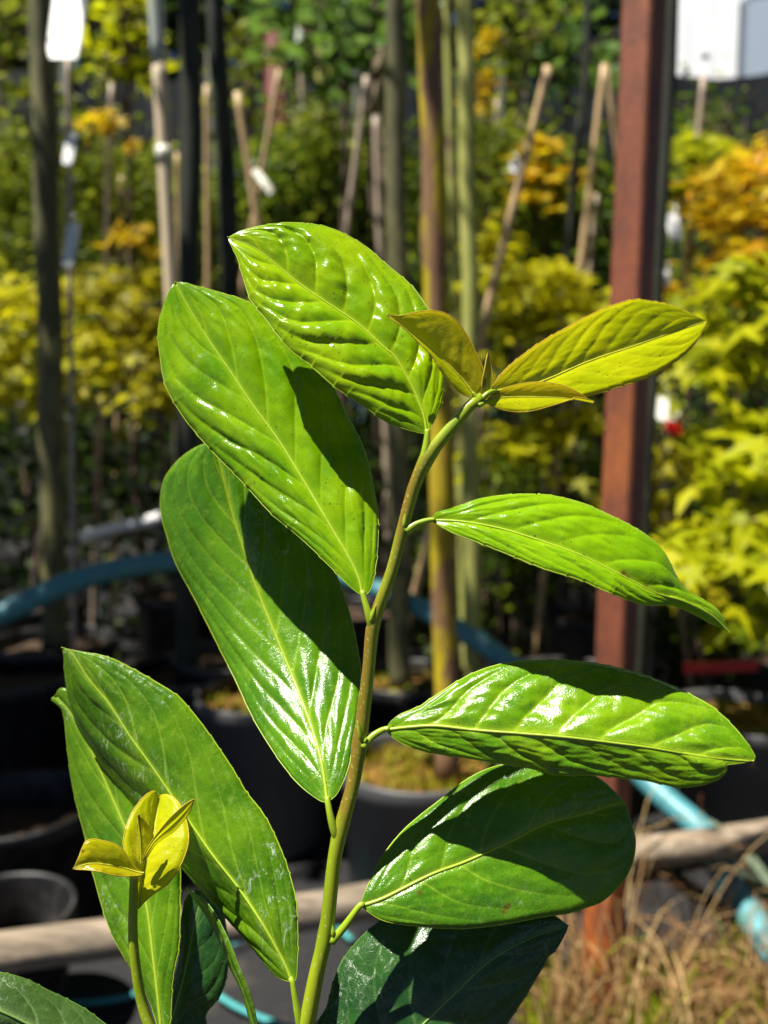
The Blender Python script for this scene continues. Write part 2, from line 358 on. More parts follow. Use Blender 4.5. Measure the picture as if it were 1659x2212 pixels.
zz3 = lambda p: zmap(p, 0, 553, .5)
z4 = lambda p: zmap(p, 829.5, 553, .5); z5 = lambda p: zmap(p, 0, 1106, .5); z6 = lambda p: zmap(p, 829.5, 1106, .5)
z7 = lambda p: zmap(p, 0, 1659, .5); z8 = lambda p: zmap(p, 829.5, 1659, .5); zs = lambda p: zmap(p, 129.6, 1685, .2083)
MG, MR = M['margin'], M['midrib']
# --- left side, from the top
leaf(shrub, M['leaf_top'], MG, MR,
     [(923, 938, .322), (917, 898, .324), (902, 858, .326), (880, 813, .328), (854, 770, .330), (829, 748, .331), (770, 695, .335), (700, 648, .339), (640, 606, .343), (555, 537, .348), (491, 511, .351)],
     [(949, 885), (962, 833), (960, 780), (946, 715), (924, 665), (890, 617), (829, 565), (795, 535), (755, 510), (715, 492), (670, 482), (620, 479), (575, 484), (530, 495)],
     [(880, 928), (829, 906), (790, 878), (750, 853), (715, 828), (665, 783), (630, 758), (600, 723), (570, 683), (540, 643), (525, 598), (512, 555), (498, 528)],
     da=[0, .004, .010, .012, .008, 0], db=[0, -.004, -.006, -.006, -.003, 0], bulge=.20, nv=9, quilt=.0019, slope=.16, rib=.00055, spots=[(718, 731, 5)],
     petiole=[(916, 990, .3225), (920, 968, .322)], label='bright green puckered topmost leaf with sun glints', seed=1)
leaf(shrub, M['leaf_second'], MG, MR,
     [(785, 1288, .330), (775, 1246, .333), (750, 1196, .337), (720, 1146, .342), (695, 1103, .346), (650, 1028, .354), (600, 948, .362), (545, 873, .369), (495, 798, .376), (450, 733, .382), (410, 668, .387), (377, 608, .391)],
     [(800, 1274), (810, 1236), (817, 1166), (816, 1106), (800, 1018), (780, 953), (750, 898), (715, 828), (660, 758), (600, 703), (542, 655), (490, 635), (430, 619), (395, 610)],
     [(760, 1271), (725, 1236), (675, 1186), (630, 1146), (582, 1106), (515, 1033), (465, 983), (425, 938), (390, 893), (357, 833), (345, 773), (340, 718), (347, 678), (362, 635)],
     da=[0, .004, .007, .007, .004, 0], db=[0, .001, .004, .006, .004, 0], bulge=.16, nv=7, quilt=.0015, slope=.28, rib=.00062,
     petiole=[(807, 1366, .331), (799, 1338, .329), (793, 1316, .329)], label='green leaf below the top one, crossed by its shadow', seed=2)
leaf(shrub, M['leaf_third'], MG, MR,
     [(708, 1733, .335), (695, 1646, .347), (675, 1576, .361), (650, 1506, .375), (620, 1431, .389), (585, 1346, .401), (555, 1271, .409), (530, 1196, .415), (502, 1106, .420), (480, 1020, .423), (463, 957, .425)],
     [(728, 1715), (745, 1679), (755, 1646), (770, 1556), (779, 1456), (772, 1401), (760, 1341), (745, 1291), (727, 1241), (690, 1170), (620, 1080), (560, 1015), (510, 972)],
     [(690, 1729), (650, 1699), (612, 1656), (565, 1586), (535, 1531), (505, 1466), (475, 1406), (445, 1346), (415, 1286), (380, 1221), (360, 1161), (345, 1095), (355, 1033), (390, 988), (430, 962)],
     da=[0, .001, .003, .006, .006, 0], db=[0, .006, .013, .014, .009, 0], bulge=.10, nv=8, quilt=.0010, slope=.30, rib=.0007, teeth=.0002,
     petiole=[(733, 1822, .335), (722, 1795, .333), (714, 1765, .333)], label='long glossy leaf low on the left with silvery sheen', seed=3)
leaf(shrub, M['leaf_old'], MG, MR,
     [(632, 2124, .338), (610, 2074, .341), (565, 1994, .346), (515, 1919, .355), (460, 1849, .363), (415, 1784, .371), (325, 1653, .385), (280, 1591, .392), (235, 1521, .399), (190, 1466, .404), (155, 1412, .408), (132, 1398, .410)],
     [(641, 2105), (643, 2009), (637, 1939), (620, 1874), (595, 1809), (565, 1754), (530, 1709), (500, 1658), (465, 1606), (425, 1551), (385, 1506), (340, 1476), (290, 1448), (235, 1421), (170, 1407)],
     [(590, 2104), (540, 2044), (485, 1979), (435, 1924), (395, 1874), (345, 1812), (290, 1749), (260, 1709), (222, 1657), (200, 1626), (165, 1571), (145, 1506), (137, 1446), (137, 1415)],
     da=[0, .001, .002, .003, .002, 0], db=[0, .018, .034, .034, .018, 0], bulge=.14, nv=7, quilt=.0013, slope=.32, rib=.0006,
     petiole=[(655, 2250, .338), (643, 2190, .337)], label='large older leaf at lower left, folded along its midrib', seed=4)
# --- right side, from the top
leaf(shrub, M['leaf_right'], MG, MR,
     [(929, 1123, .326), (990, 1124, .323), (1069, 1137, .319), (1139, 1157, .315), (1239, 1191, .310), (1309, 1223, .308), (1354, 1246, .307), (1419, 1279, .308), (1479, 1296, .311), (1540, 1328, .316), (1578, 1366, .320)],
     [(949, 1104), (994, 1092), (1029, 1078), (1069, 1070), (1129, 1065), (1189, 1068), (1254, 1083), (1309, 1106), (1354, 1128), (1394, 1151), (1429, 1181), (1449, 1211), (1464, 1246), (1484, 1274), (1519, 1294), (1554, 1321)],
     [(979, 1151), (1039, 1173), (1109, 1201), (1179, 1228), (1254, 1251), (1304, 1273), (1354, 1293), (1394, 1306), (1449, 1308), (1494, 1324), (1539, 1348)],
     da=[0, .007, .011, .012, .008, 0], db=[0, -.003, -.005, -.005, .002, 0], bulge=.14, nv=7, quilt=.0015, slope=.24, rib=.00045, spots=[(1347, 1238, 7), (1356, 1246, 5), (1420, 1281, 4), (1395, 1268, 4)],
     petiole=[(876, 1148, .3255), (900, 1132, .326)], label='bright green leaf on the right with drooping tip', seed=6)
leaf(shrub, M['leaf_gloss'], MG, MR,
     [(829, 1576, .3345), (929, 1566, .329), (1029, 1576, .323), (1129, 1583, .317), (1229, 1591, .311), (1329, 1603, .306), (1404, 1613, .303), (1529, 1634, .300), (1628, 1644, .299)],
     [(859, 1546), (904, 1526), (939, 1501), (994, 1466), (1049, 1441), (1109, 1428), (1179, 1423), (1254, 1426), (1319, 1436), (1379, 1451), (1439, 1473), (1499, 1501), (1544, 1528), (1589, 1571), (1619, 1611), (1631, 1633)],
     [(869, 1606), (929, 1626), (1004, 1638), (1079, 1651), (1139, 1661), (1204, 1676), (1279, 1677), (1354, 1684), (1404, 1690), (1469, 1702), (1519, 1697), (1554, 1682), (1569, 1668), (1571, 1653), (1590, 1651), (1614, 1648)],
     da=[0, .011, .019, .020, .012, 0], db=[0, .001, .003, .003, .001, 0], bulge=.04, nv=8, quilt=.0019, slope=.13, rib=.0007,
     petiole=[(783, 1614, .332), (805, 1590, .333)], label='glossy right leaf with white sheen between veins and bitten tip', seed=7)
leaf(shrub, M['leaf_third'], MG, MR,
     [(777, 1957, .334), (829, 1939, .335), (929, 1889, .340), (1009, 1859, .344), (1109, 1814, .348), (1179, 1779, .351), (1259, 1759, .355), (1320, 1742, .358), (1352, 1735, .361)],
     [(795, 1912), (829, 1844), (869, 1794), (909, 1759), (954, 1724), (999, 1689), (1044, 1664), (1090, 1650), (1140, 1646), (1200, 1650), (1260, 1664), (1299, 1684), (1330, 1712)],
     [(829, 1989), (904, 2001), (969, 2006), (1029, 2004), (1104, 1994), (1179, 1980), (1230, 1973), (1264, 1962), (1299, 1949), (1329, 1924), (1354, 1894), (1370, 1856), (1374, 1814), (1364, 1775)],
     da=[0, .010, .015, .015, .008, 0], db=[0, -.005, -.007, -.006, -.002, 0], bulge=.12, nv=6, quilt=.0009, slope=.2, rib=.0008, teeth=.0001, spots=[(907, 1928, 5), (1093, 1961, 6), (1088, 1970, 5), (1100, 1955, 4)],
     petiole=[(716, 2034, .3345), (745, 2000, .334)], label='broad right leaf half in deep shade', seed=8)
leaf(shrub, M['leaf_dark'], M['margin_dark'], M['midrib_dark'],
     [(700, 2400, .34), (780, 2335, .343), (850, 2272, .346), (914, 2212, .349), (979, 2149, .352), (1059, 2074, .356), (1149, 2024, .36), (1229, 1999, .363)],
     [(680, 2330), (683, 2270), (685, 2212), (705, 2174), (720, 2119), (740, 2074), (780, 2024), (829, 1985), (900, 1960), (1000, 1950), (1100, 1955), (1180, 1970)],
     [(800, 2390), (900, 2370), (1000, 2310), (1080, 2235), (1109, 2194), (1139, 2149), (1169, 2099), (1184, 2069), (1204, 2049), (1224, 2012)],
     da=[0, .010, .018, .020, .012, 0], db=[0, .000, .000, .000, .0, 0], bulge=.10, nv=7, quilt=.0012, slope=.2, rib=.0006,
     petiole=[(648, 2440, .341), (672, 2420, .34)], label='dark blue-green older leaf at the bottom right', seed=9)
# --- young leaves at the top
MY, RY = M['margin_young'], M['midrib_young']
leaf(shrub, M['leaf_young'], MY, RY,
     z4([(395, 605, .3195), (330, 520, .319), (230, 425, .317), (100, 312, .312), (15, 250, .309)]),
     z4([(435, 560), (430, 490), (400, 420), (360, 340), (310, 275), (260, 245), (200, 235), (130, 245), (70, 258)]),
     z4([(350, 602), (300, 560), (260, 510), (210, 430), (150, 370), (80, 300)]),
     da=[0, .0005, .001, .001, .0005, 0], db=[0, -.003, -.005, -.004, -.002, 0], bulge=.10, nv=8, quilt=.0006, slope=.2, rib=.0003, teeth=.00015,
     tint=lambda s, t: np.where(t > 0, .55, .1) + .1 * s + .4 * (np.abs(t) > .93), petiole=[(1036, 866, .3195)], pr=.0009, label='small bronze young leaf folded at the shoot tip', seed=10, N=110, Mh=16)
leaf(shrub, M['leaf_young'], MY, RY,
     z4([(455, 590, .320), (520, 572, .328), (680, 540, .344), (880, 455, .360), (1100, 380, .374), (1300, 310, .385), (1395, 280, .389)]),
     z4([(500, 520), (560, 460), (680, 370), (820, 290), (950, 225), (1080, 185), (1180, 195), (1260, 215), (1330, 250)]),
     z4([(560, 612), (700, 622), (880, 600), (1020, 557), (1150, 515), (1260, 450), (1350, 370)]),
     da=[0, .002, .0045, .0045, .002, 0], db=[0, -.004, -.008, -.009, -.005, 0], bulge=.05, nv=9, quilt=.0006, slope=.2, rib=.0004, teeth=.0004,
     tint=lambda s, t: np.clip(np.where(t > 0, .40 - .8 * s + .4 * (np.abs(t) - .5), -.05) + .7 * np.clip((np.abs(t) - .9) / .1, 0, 1), 0, 1),
     petiole=[(1040, 862, .3195)], pr=.0010, label='yellow-green young leaf with bronze margin at top right', seed=11, N=130)
leaf(shrub, M['leaf_young'], MY, RY,
     z4([(440, 630, .320), (490, 612, .323), (600, 606, .328), (780, 612, .333), (910, 635, .336)]),
     z4([(470, 598), (540, 565), (640, 545), (740, 550), (820, 578)]),
     z4([(490, 655), (560, 670), (640, 666), (750, 637), (830, 616)]),
     da=[0, .0005, .001, .001, .0005, 0], db=[0, -.003, -.005, -.004, -.002, 0], bulge=.12, nv=8, quilt=.0004, slope=.2, rib=.00025, teeth=.0001,
     tint=lambda s, t: np.where(t > 0, .7, .15) + .5 * s ** 3, petiole=[(1034, 876, .319)], pr=.0009, label='narrow yellow young leaf pointing right below the larger one', seed=12, N=110, Mh=16)
leaf(shrub, M['leaf_young'], MY, RY, z4([(440, 610, .320), (450, 520, .320), (456, 415, .3205)]), z4([(425, 560), (440, 480)]), z4([(470, 560), (468, 490)]),
     da=-.001, db=.001, nv=4, quilt=.0001, rib=.0002, teeth=0, tint=lambda s, t: s, label='tiny unopened leaf spike in the shoot tip', seed=13, N=50, Mh=8)

# --- the short side shoot at lower left and the leaves behind it
sd = [(290, 1890, .348), (288, 1950, .348), (287, 2009, .348), (290, 2060, .348), (296, 2109, .348), (305, 2160, .348), (322, 2215, .347), (360, 2290, .346), (450, 2380, .345), (640, 2500, .344)]
pts = spline([PP(*q) for q in sd], 60)
tv, tf, ts, ta = tube(pts, np.interp(np.linspace(0, 1, 60), [0, .1, .5, 1], np.array([9.5, 10, 11.5, 16]) / FPX * .345), 14, rough=.05)
side = MB().add(tv, tf, 0, tint=np.zeros(len(tv))).build('side_shoot', M['stem'], shrub)
leaf(side, M['leaf_bud'], MY, RY,
     zs([(815, 1330, .351), (835, 1130, .353), (860, 980, .356), (900, 800, .360), (960, 570, .367), (1000, 320, .375), (1022, 155, .380)]),
     zs([(930, 1210), (1040, 1130), (1130, 1050), (1220, 920), (1290, 760), (1322, 620), (1310, 460), (1250, 280), (1180, 190), (1100, 148)]),
     zs([(790, 1180), (765, 950), (735, 870), (690, 760), (666, 640), (700, 480), (760, 330), (870, 180), (980, 110)]),
     da=[0, -.002, -.004, -.004, -.002, 0], db=[0, -.003, -.006, -.006, -.003, 0], bulge=.12, nv=7, quilt=.0006, slope=.2, rib=.0003, teeth=.0001, tint=lambda s, t: .35 * (1 - s) ** 3, seed=14, N=110, Mh=16,
     label='round yellow young leaf of the side shoot')
leaf(side, M['leaf_bud'], MY, RY,
     zs([(860, 870, .347), (930, 740, .346), (1010, 630, .345), (1150, 500, .343), (1290, 360, .341), (1402, 208, .339)]),
     zs([(900, 740), (960, 640), (1010, 560), (1140, 400), (1270, 280), (1350, 225)]), zs([(920, 790), (1000, 670), (1100, 592), (1180, 535), (1270, 440), (1350, 330)]),
     da=-.002, db=.002, bulge=.15, nv=7, quilt=.0002, rib=.0002, teeth=0, tint=lambda s, t: np.clip(s * 3 - 2.4, 0, 1), seed=15, N=70, Mh=10, label='yellow pointed leaflet reaching right from the side shoot')
leaf(side, M['leaf_bud'], MY, RY,
     zs([(850, 875, .347), (850, 760, .3465), (840, 600, .346), (825, 460, .3455), (815, 358, .345)]),
     zs([(930, 760), (962, 640), (966, 570), (930, 500), (870, 415)]), zs([(800, 830), (792, 680), (797, 480)]),
     da=.003, db=.001, bulge=.15, nv=6, quilt=.0003, rib=.0002, teeth=0, tint=lambda s, t: .25 * (t > 0) + .4 * s ** 4, seed=16, N=70, Mh=10, label='small folded yellow leaflet inside the side shoot')
leaf(side, M['leaf_young'], MY, RY,
     zs([(870, 960, .347), (800, 948, .346), (650, 908, .343), (500, 878, .339), (360, 863, .336), (240, 880, .334), (135, 922, .332)]),
     zs([(800, 920), (750, 870), (700, 790), (640, 710), (560, 660), (450, 630), (340, 613), (270, 640), (235, 700), (180, 840)]),
     zs([(820, 985), (660, 995), (520, 976), (400, 942), (270, 930)]),
     da=[0, .001, .002, .002, .001, 0], db=[0, -.002, -.003, -.003, -.001, 0], bulge=.12, nv=8, quilt=.0006, slope=.15, rib=.00025, teeth=.0001,
     tint=lambda s, t: np.where(t > 0, .35, .5) + .3 * s ** 2, spots=[(178, 1838, 4)], seed=17, N=90, Mh=14, label='bronze young leaf pointing left from the side shoot')
leaf(shrub, M['leaf_old'], MG, MR,
     [(350, 2260, .375), (345, 2200, .378), (332, 2084, .386), (315, 1949, .398), (285, 1830, .410), (240, 1720, .422), (190, 1610, .432), (150, 1540, .438), (118, 1503, .442)],
     [(368, 2205), (372, 2119), (386, 2039), (388, 1939), (386, 1860), (355, 1770), (310, 1690), (255, 1610), (200, 1545), (150, 1495), (130, 1488)],
     [(325, 2170), (285, 2099), (265, 2069), (235, 2009), (215, 1949), (197, 1879), (180, 1804), (162, 1734), (150, 1674), (142, 1600), (136, 1540), (112, 1512)],
     da=[0, .000, .002, .002, .0, 0], db=[0, .005, .008, .010, .006, 0], bulge=.12, nv=6, quilt=.0007, slope=.3, rib=.0008,
     petiole=[(400, 2350, .36), (370, 2300, .368)], label='green leaf with curled tip behind the folded one at far left', seed=18)
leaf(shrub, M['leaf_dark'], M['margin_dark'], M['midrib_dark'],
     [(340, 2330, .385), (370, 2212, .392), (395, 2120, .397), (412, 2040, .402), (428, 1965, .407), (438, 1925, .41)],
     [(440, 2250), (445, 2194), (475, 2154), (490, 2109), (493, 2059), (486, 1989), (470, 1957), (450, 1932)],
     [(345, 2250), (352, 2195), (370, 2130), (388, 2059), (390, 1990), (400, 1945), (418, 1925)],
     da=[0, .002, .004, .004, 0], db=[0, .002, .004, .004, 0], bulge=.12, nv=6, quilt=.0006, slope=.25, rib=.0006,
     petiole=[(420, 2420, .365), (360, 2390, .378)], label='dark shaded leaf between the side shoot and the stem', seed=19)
leaf(shrub, M['leaf_old'], M['margin_dark'], M['midrib_dark'],
     [(560, 2270, .350), (547, 2212, .352), (530, 2149, .355), (505, 2089, .359), (480, 2029, .364), (450, 1972, .37), (400, 1920, .376)],
     [(553, 2212), (537, 2149), (511, 2086), (487, 2025), (457, 1967), (428, 1937)], [(541, 2212), (525, 2151), (499, 2092), (473, 2032), (443, 1977), (414, 1937)],
     da=-.010, db=.012, bulge=.1, nv=5, quilt=.0003, rib=.0005, petiole=[(610, 2400, .343), (580, 2330, .347)], label='thin leaf seen edge-on left of the stem', seed=20, N=80, Mh=10)
leaf(shrub, M['leaf_dull'], M['margin_dark'], M['midrib_dark'],
     [(330, 2420, .32), (200, 2310, .315), (70, 2215, .31), (-60, 2160, .305), (-180, 2130, .30)],
     [(310, 2330), (250, 2235), (220, 2204), (170, 2169), (110, 2139), (50, 2111), (-10, 2098), (-100, 2100)],
     [(240, 2420), (120, 2370), (0, 2310), (-100, 2240)], da=[0, .010, .014, .010, 0], db=[0, .002, .004, .002, 0], bulge=.14, nv=7, quilt=.0007, rib=.0006,
     petiole=[(560, 2540, .34), (430, 2480, .33)], label='dull grey-green leaf cut by the lower left corner', seed=21)
# ------------------------------------------------------------------ pots
def pot_mat(name, col, rough=.45):
    t = NT(name); n = t.noise(14, 5, .65); n2 = t.noise(120, 3, .6, stretch=(1, 1, .2))
    c = t.mix(t.math('MULTIPLY', t.step(n, .45, .7), .55), col, (.10, .095, .085)); c = t.mix(t.math('MULTIPLY', t.step(n2, .6, .7), .3), c, (.13, .12, .10))
    return t.done(t.pbr(c, t.math('ADD', t.math('MULTIPLY', n, .25), rough - .1), .45, t.bump(n2, .15, .002)))
M['pot'] = pot_mat('pot_black', (.012, .012, .013)); M['pot_grey'] = pot_mat('pot_charcoal', (.075, .075, .078))
def soil_mat(name, a, b, c):
    t = NT(name); n = t.noise(70, 5, .7); n2 = t.noise(18, 3, .6)
    col = t.mix(t.step(n, .4, .65), a, b); col = t.mix(t.step(n2, .5, .62), col, c); return t.done(t.pbr(col, .85, .2, t.bump(n, .9, .01)))
M['soil'] = soil_mat('bark_soil', (.03, .02, .014), (.11, .07, .045), (.06, .04, .025))
M['soil_moss'] = soil_mat('mossy_soil', (.10, .05, .015), (.30, .16, .03), (.22, .21, .02))
M['moss'] = foliage_mat('moss_green', [(0, (.16, .10, .01)), (.5, (.28, .22, .012)), (1, (.20, .30, .015))], (.4, .4, .02), .3)
def pot(cx, cy, r, h, label, mat='pot', soil='soil', fill=.035, z0=0.0, moss=0, group='plastic nursery pots'):
    t = empty('plant_pot', (cx, cy, z0), label, 'pot', group)
    w = .004
    prof = [(.001, .004), (r * .80, .004), (r * .82, .012), (r * .965, h - .032), (r * 1.0, h - .030), (r * 1.02, h - .026), (r * 1.025, h - .004), (r * 1.015, h), (r * 1.0 - w, h), (r * .985 - w, h - .006), (r * .96 - w, h - .03), (r * .82 - w, .02)]
    v, f = lathe(prof, (cx, cy, z0), 44); obj('pot_wall', v, f, M[mat], t)
    # soil: uneven disc
    sz = z0 + h - fill; v = [(cx, cy, sz + .01)]; f = []
    for i in range(1, 9):
        for k in range(32):
            a = 2 * math.pi * k / 32; q = r * .955 * i / 8; x, y = cx + q * math.cos(a), cy + q * math.sin(a)
            v.append((x, y, sz + .012 * noise.noise(Vector((x * 25, y * 25, h))) + .006 * (1 - i / 8)))
    for k in range(32): f.append((0, 1 + k, 1 + (k + 1) % 32))
    for i in range(7):
        for k in range(32): f.append((1 + i * 32 + k, 1 + i * 32 + (k + 1) % 32, 1 + (i + 1) * 32 + (k + 1) % 32, 1 + (i + 1) * 32 + k)[::-1])
    obj('soil', v, f, M[soil], t)
    if moss:
        mb = MB(); rs = np.random.RandomState(int(moss + 1000 * r))
        for _ in range(moss):
            a, q = rs.uniform(0, 6.28), r * .92 * math.sqrt(rs.uniform()); p = np.array([cx + q * math.cos(a), cy + q * math.sin(a), sz + .004])
            blade(mb, p, rs, rs.uniform(.012, .035), rs.uniform(.0015, .004))
        tag(mb.build('moss', M['moss'], t), kind='stuff')
    return t
def blade(mb, p, rs, ln, w, lean=.7):
    d = norm(np.array([rs.normal(0, lean), rs.normal(0, lean), 1.0])); sd = norm(np.cross(d, rs.normal(size=3)))
    q = p + d * ln * .6 + rs.normal(0, .08, 3) * ln; e = p + d * ln + rs.normal(0, .25, 3) * ln * np.array([1, 1, .4])
    mb.add([p - sd * w, p + sd * w, q + sd * w * .7, q - sd * w * .7, e], [(0, 1, 2, 3), (3, 2, 4)], 0, rnd=rs.uniform())

# ------------------------------------------------------------------ trunks
M['bark_olive'] = bark_mat('bark_olive', (.09, .09, .04), (.17, .16, .07), (.27, .25, .09), 26, .55)
M['bark_dark'] = bark_mat('bark_dark', (.020, .024, .016), (.038, .042, .026), (.07, .07, .04), 26, .6)
M['bark_gold'] = bark_mat('bark_gold', (.46, .37, .007), (.36, .26, .018), (.22, .12, .06), 34, .515)
M['bark_green'] = bark_mat('bark_green', (.33, .35, .08), (.42, .42, .12), (.24, .17, .09), 26, .62)
M['bark_pale'] = bark_mat('bark_pale', (.30, .23, .15), (.42, .33, .22), (.24, .20, .12), 20, .55)
M['leaf_crown'] = foliage_mat('crown_green', [(0, (.03, .07, .01)), (.6, (.07, .15, .015)), (1, (.16, .26, .02))], (.3, .5, .03), .4)
def leaf_quad(mb, p, rs, ln, w, up=.0, rnd=None):
    d = norm(rs.normal(size=3) * np.array([1, 1, .5])); nrm = norm(rs.normal(size=3) * (1 - up) + np.array([0, 0, 2.0]) * up + np.array([0, 0, .001])); sd = norm(np.cross(d, nrm)); nn = np.cross(sd, d)
    c = p + d * ln * .5
    mb.add([p, c + sd * w + nn * w * .35, p + d * ln, c - sd * w + nn * w * .35], [(0, 1, 2), (0, 2, 3)], 0, rnd=rs.uniform() if rnd is None else rnd)
def bulk(P0, rs, ln, w, up):
    n = len(P0); d = norm(rs.normal(size=(n, 3)) * [1, 1, .5]); nr = norm(rs.normal(size=(n, 3)) * (1 - up) + np.array([0, 0, 2.0 * up])); sd = norm(np.cross(d, nr)); nn = np.cross(sd, d)
    ln = ln[:, None]; w = w[:, None]; c = P0 + d * ln * .5
    V = np.stack([P0, c + sd * w + nn * w * .35, P0 + d * ln, c - sd * w + nn * w * .35], 1).reshape(-1, 3); i4 = np.arange(n)[:, None] * 4
    F = np.concatenate([i4 + [0, 1, 2], i4 + [0, 2, 3]]).tolist(); m = MB(); m.v = [V]; m.f = F; m.m = [0] * len(F); m.n = len(V); m.a = {'rnd': [(0, np.repeat(rs.uniform(size=n), 4))]}; return m
def trunk_line(top, bot, Y, zbase, ztop):
    """a straight stem through two picture points in the plane y = Y"""
    a, b = PY(*bot, Y), PY(*top, Y); d = (b - a) / (b[2] - a[2]); return lambda z: a + d * (z - a[2])
def tree(top, bot, Y, wpx, label, mat, zbase, ztop=2.75, taper=.8, crown=260, cr=.35, seed=1, name='young_tree', cmat='leaf_crown', lsz=.05, knots=0, bend=.006):
    fn = trunk_line(top, bot, Y, zbase, ztop); b = fn(zbase); dist = np.linalg.norm(PY(*bot, Y) - C0)
    r = wpx / FPX * dist / 2
    t = empty(name, b, label, 'tree', 'young trees in pots')
    zs_ = np.linspace(zbase, ztop, 46); rs = np.random.RandomState(seed)
    pts = np.array([fn(z) + np.array([bend * noise.noise(Vector((z * 3, seed, 0))), bend * noise.noise(Vector((z * 3, 0, seed))), 0]) for z in zs_])
    rad = r * np.interp(zs_, [zbase, zbase + .06, ztop], [1.18, 1.0, taper]); 
    for k in range(knots): rad = rad + r * .16 * np.exp(-((zs_ - rs.uniform(zbase + .1, 2)) / .02) ** 2)
    tv, tf, _, _ = tube(pts, rad, 14, rough=.10, seed=seed); tr = obj('trunk', tv, tf, M[mat], t)
    if crown:
        top_p = pts[-1]
        for k in range(7):
            a = rs.uniform(0, 6.28); st = pts[-1 - k * 2]; e = st + np.array([math.cos(a) * cr, math.sin(a) * cr, rs.uniform(.1, .5)])
            tv, tf, _, _ = tube(spline([st, (st + e) / 2 + [0, 0, .05], e], 8), np.linspace(r * .35, r * .08, 8), 6); obj('limb', tv, tf, M[mat], tr)
        mb = MB()
        for c in range(14):
            cc = top_p + rs.normal(size=3) * np.array([cr * .6, cr * .6, cr * .5]) + [0, 0, cr * .7]
            for _ in range(crown // 14): leaf_quad(mb, cc + rs.normal(size=3) * cr * .22, rs, lsz * rs.uniform(.7, 1.3), lsz * .27, .35)
        mb.build('crown', M[cmat], t)
    return t, b
def canes_mat(name, a, b):
    t = NT(name); tc = t.n('ShaderNodeTexCoord'); n = t.noise(40, 4, .6, stretch=(1, 1, .15)); return t.done(t.pbr(t.mix(n, a, b), .5, .4, t.bump(n, .2, .002)))
M['cane'] = canes_mat('bamboo_tan', (.42, .27, .13), (.62, .45, .24)); M['cane_grey'] = canes_mat('bamboo_weathered', (.30, .23, .17), (.48, .38, .28))
def cane(top, bot, Y, wpx, label, mat='cane', zb=0.28, dY=0.0, over=0.0):
    a, b = PY(*bot, Y), PY(*top, Y + dY); d = (b - a) / (b[2] - a[2]); p0 = a + d * (zb - a[2]); p1 = b + d * over
    r = max(.0033, .86 * wpx / FPX * Y / 2); n = 40; s = np.linspace(0, 1, n); pts = p0 + (p1 - p0) * s[:, None]
    L = np.linalg.norm(p1 - p0); ph = (s * L / .21) % 1; rad = r * (1.04 - .12 * s) * (1 + .16 * np.exp(-((ph - .5) / .06) ** 2))
    t = empty('bamboo_cane', p0, label, 'cane', 'bamboo canes')
    tv, tf, _, _ = tube(pts, rad, 10); obj('cane_stalk', tv, tf, M[mat], t)
    tie = p0 + (p1 - p0) * .55; v, f = lathe([(r * 1.02, -.008), (r * 1.25, -.006), (r * 1.25, .006), (r * 1.02, .008)], tie, 12); obj('tie', v, f, M['tie'], t)
    return t
M['tie'] = plain_mat('plant_tie', (.05, .07, .04), .6); M['white_plastic'] = plain_mat('white_plastic', (.80, .80, .78), .35, .5, .06, 30)
M['white_worn'] = plain_mat('white_worn_plastic', (.62, .60, .50), .4, .5, .2, 30); M['red'] = plain_mat('red_plastic', (.45, .008, .008), .4, .5, .2, 30)
# the trunks of the front row, each in its pot
pot(*PZ(118, 1405, .33)[:2], .15, .36, 'black pot holding the olive trunk at far left', group='plastic nursery pots')
YA = PZ(122, 1405, .33)[1]
tree((90, 0), (122, 1400), YA, 50, 'straight olive-brown trunk at far left beside the large white label', 'bark_olive', .32, seed=3, crown=90, ztop=3.5, cr=.4, knots=3)
YB = PZ(404, 1480, .30)[1]
pot(*PZ(404, 1480, .30)[:2] + np.array([.0, .02]), .14, .335, 'black pot behind the mossy charcoal one, under the dark left trunk')
tree((412, 0), (404, 1470), YB, 46, 'dark trunk right of the pale stake, lit near its foot', 'bark_dark', .29, seed=5, crown=240, cr=.42)
tree((468, 0), (512, 900), 2.35, 44, 'dark trunk leaning behind the tip of the topmost leaf', 'bark_dark', .0, seed=7, crown=200, cr=.4, knots=1)
ptE = PZ(962, 1690, .27)
pot(ptE[0] - .045, ptE[1] + .03, .145, .30, 'charcoal pot of orange moss under the yellow trunk', 'pot_grey', 'soil_moss', .03, moss=420)
tree((927, 0), (968, 1680), ptE[1], 50, 'yellow lichen-covered trunk behind the shoot tip', 'bark_gold', .26, seed=9, crown=0, taper=.78, knots=3, ztop=2.9)
tree((1005, 0), (1023, 1450), 1.95, 37, 'pale green trunk just right of the yellow one', 'bark_green', .0, seed=11, crown=70, cr=.35, ztop=3.0, knots=2)
tree((965, 0), (985, 700), 2.5, 20, 'thin grey-green stem between the yellow and green trunks', 'bark_green', .0, seed=12, crown=0, ztop=2.8)
pH = PZ(865, 1490, .28)
pot(pH[0] + .02, pH[1] + .02, .14, .31, 'black pot at the foot of the dark trunk beside the yellow one', 'pot', 'soil_moss', .03, moss=160)
tree((858, 600), (864, 1485), pH[1], 44, 'dark olive trunk close left of the yellow trunk', 'bark_olive', .27, seed=13, crown=160, cr=.4, ztop=2.8)
tree((828, 0), (832, 600), 3.6, 50, 'pale peach-coloured trunk farther back in the middle', 'bark_pale', .0, seed=15, crown=120, cr=.5, ztop=3.3)
tree((1264, 120), (1222, 590), 2.7, 20, 'slim dark stem leaning left of the rusty post', 'bark_dark', .0, seed=16, crown=0, ztop=2.2, bend=.02)
tree((1452, 0), (1415, 700), 1.75, 30, 'dark green trunk tight behind the rusty post', 'bark_dark', .0, seed=17, crown=120, cr=.4, ztop=2.7)
tree((700, 0), (690, 300), 4.2, 26, 'green sapling stem near the far red post', 'bark_green', .0, seed=18, crown=160, cr=.4, ztop=2.7)
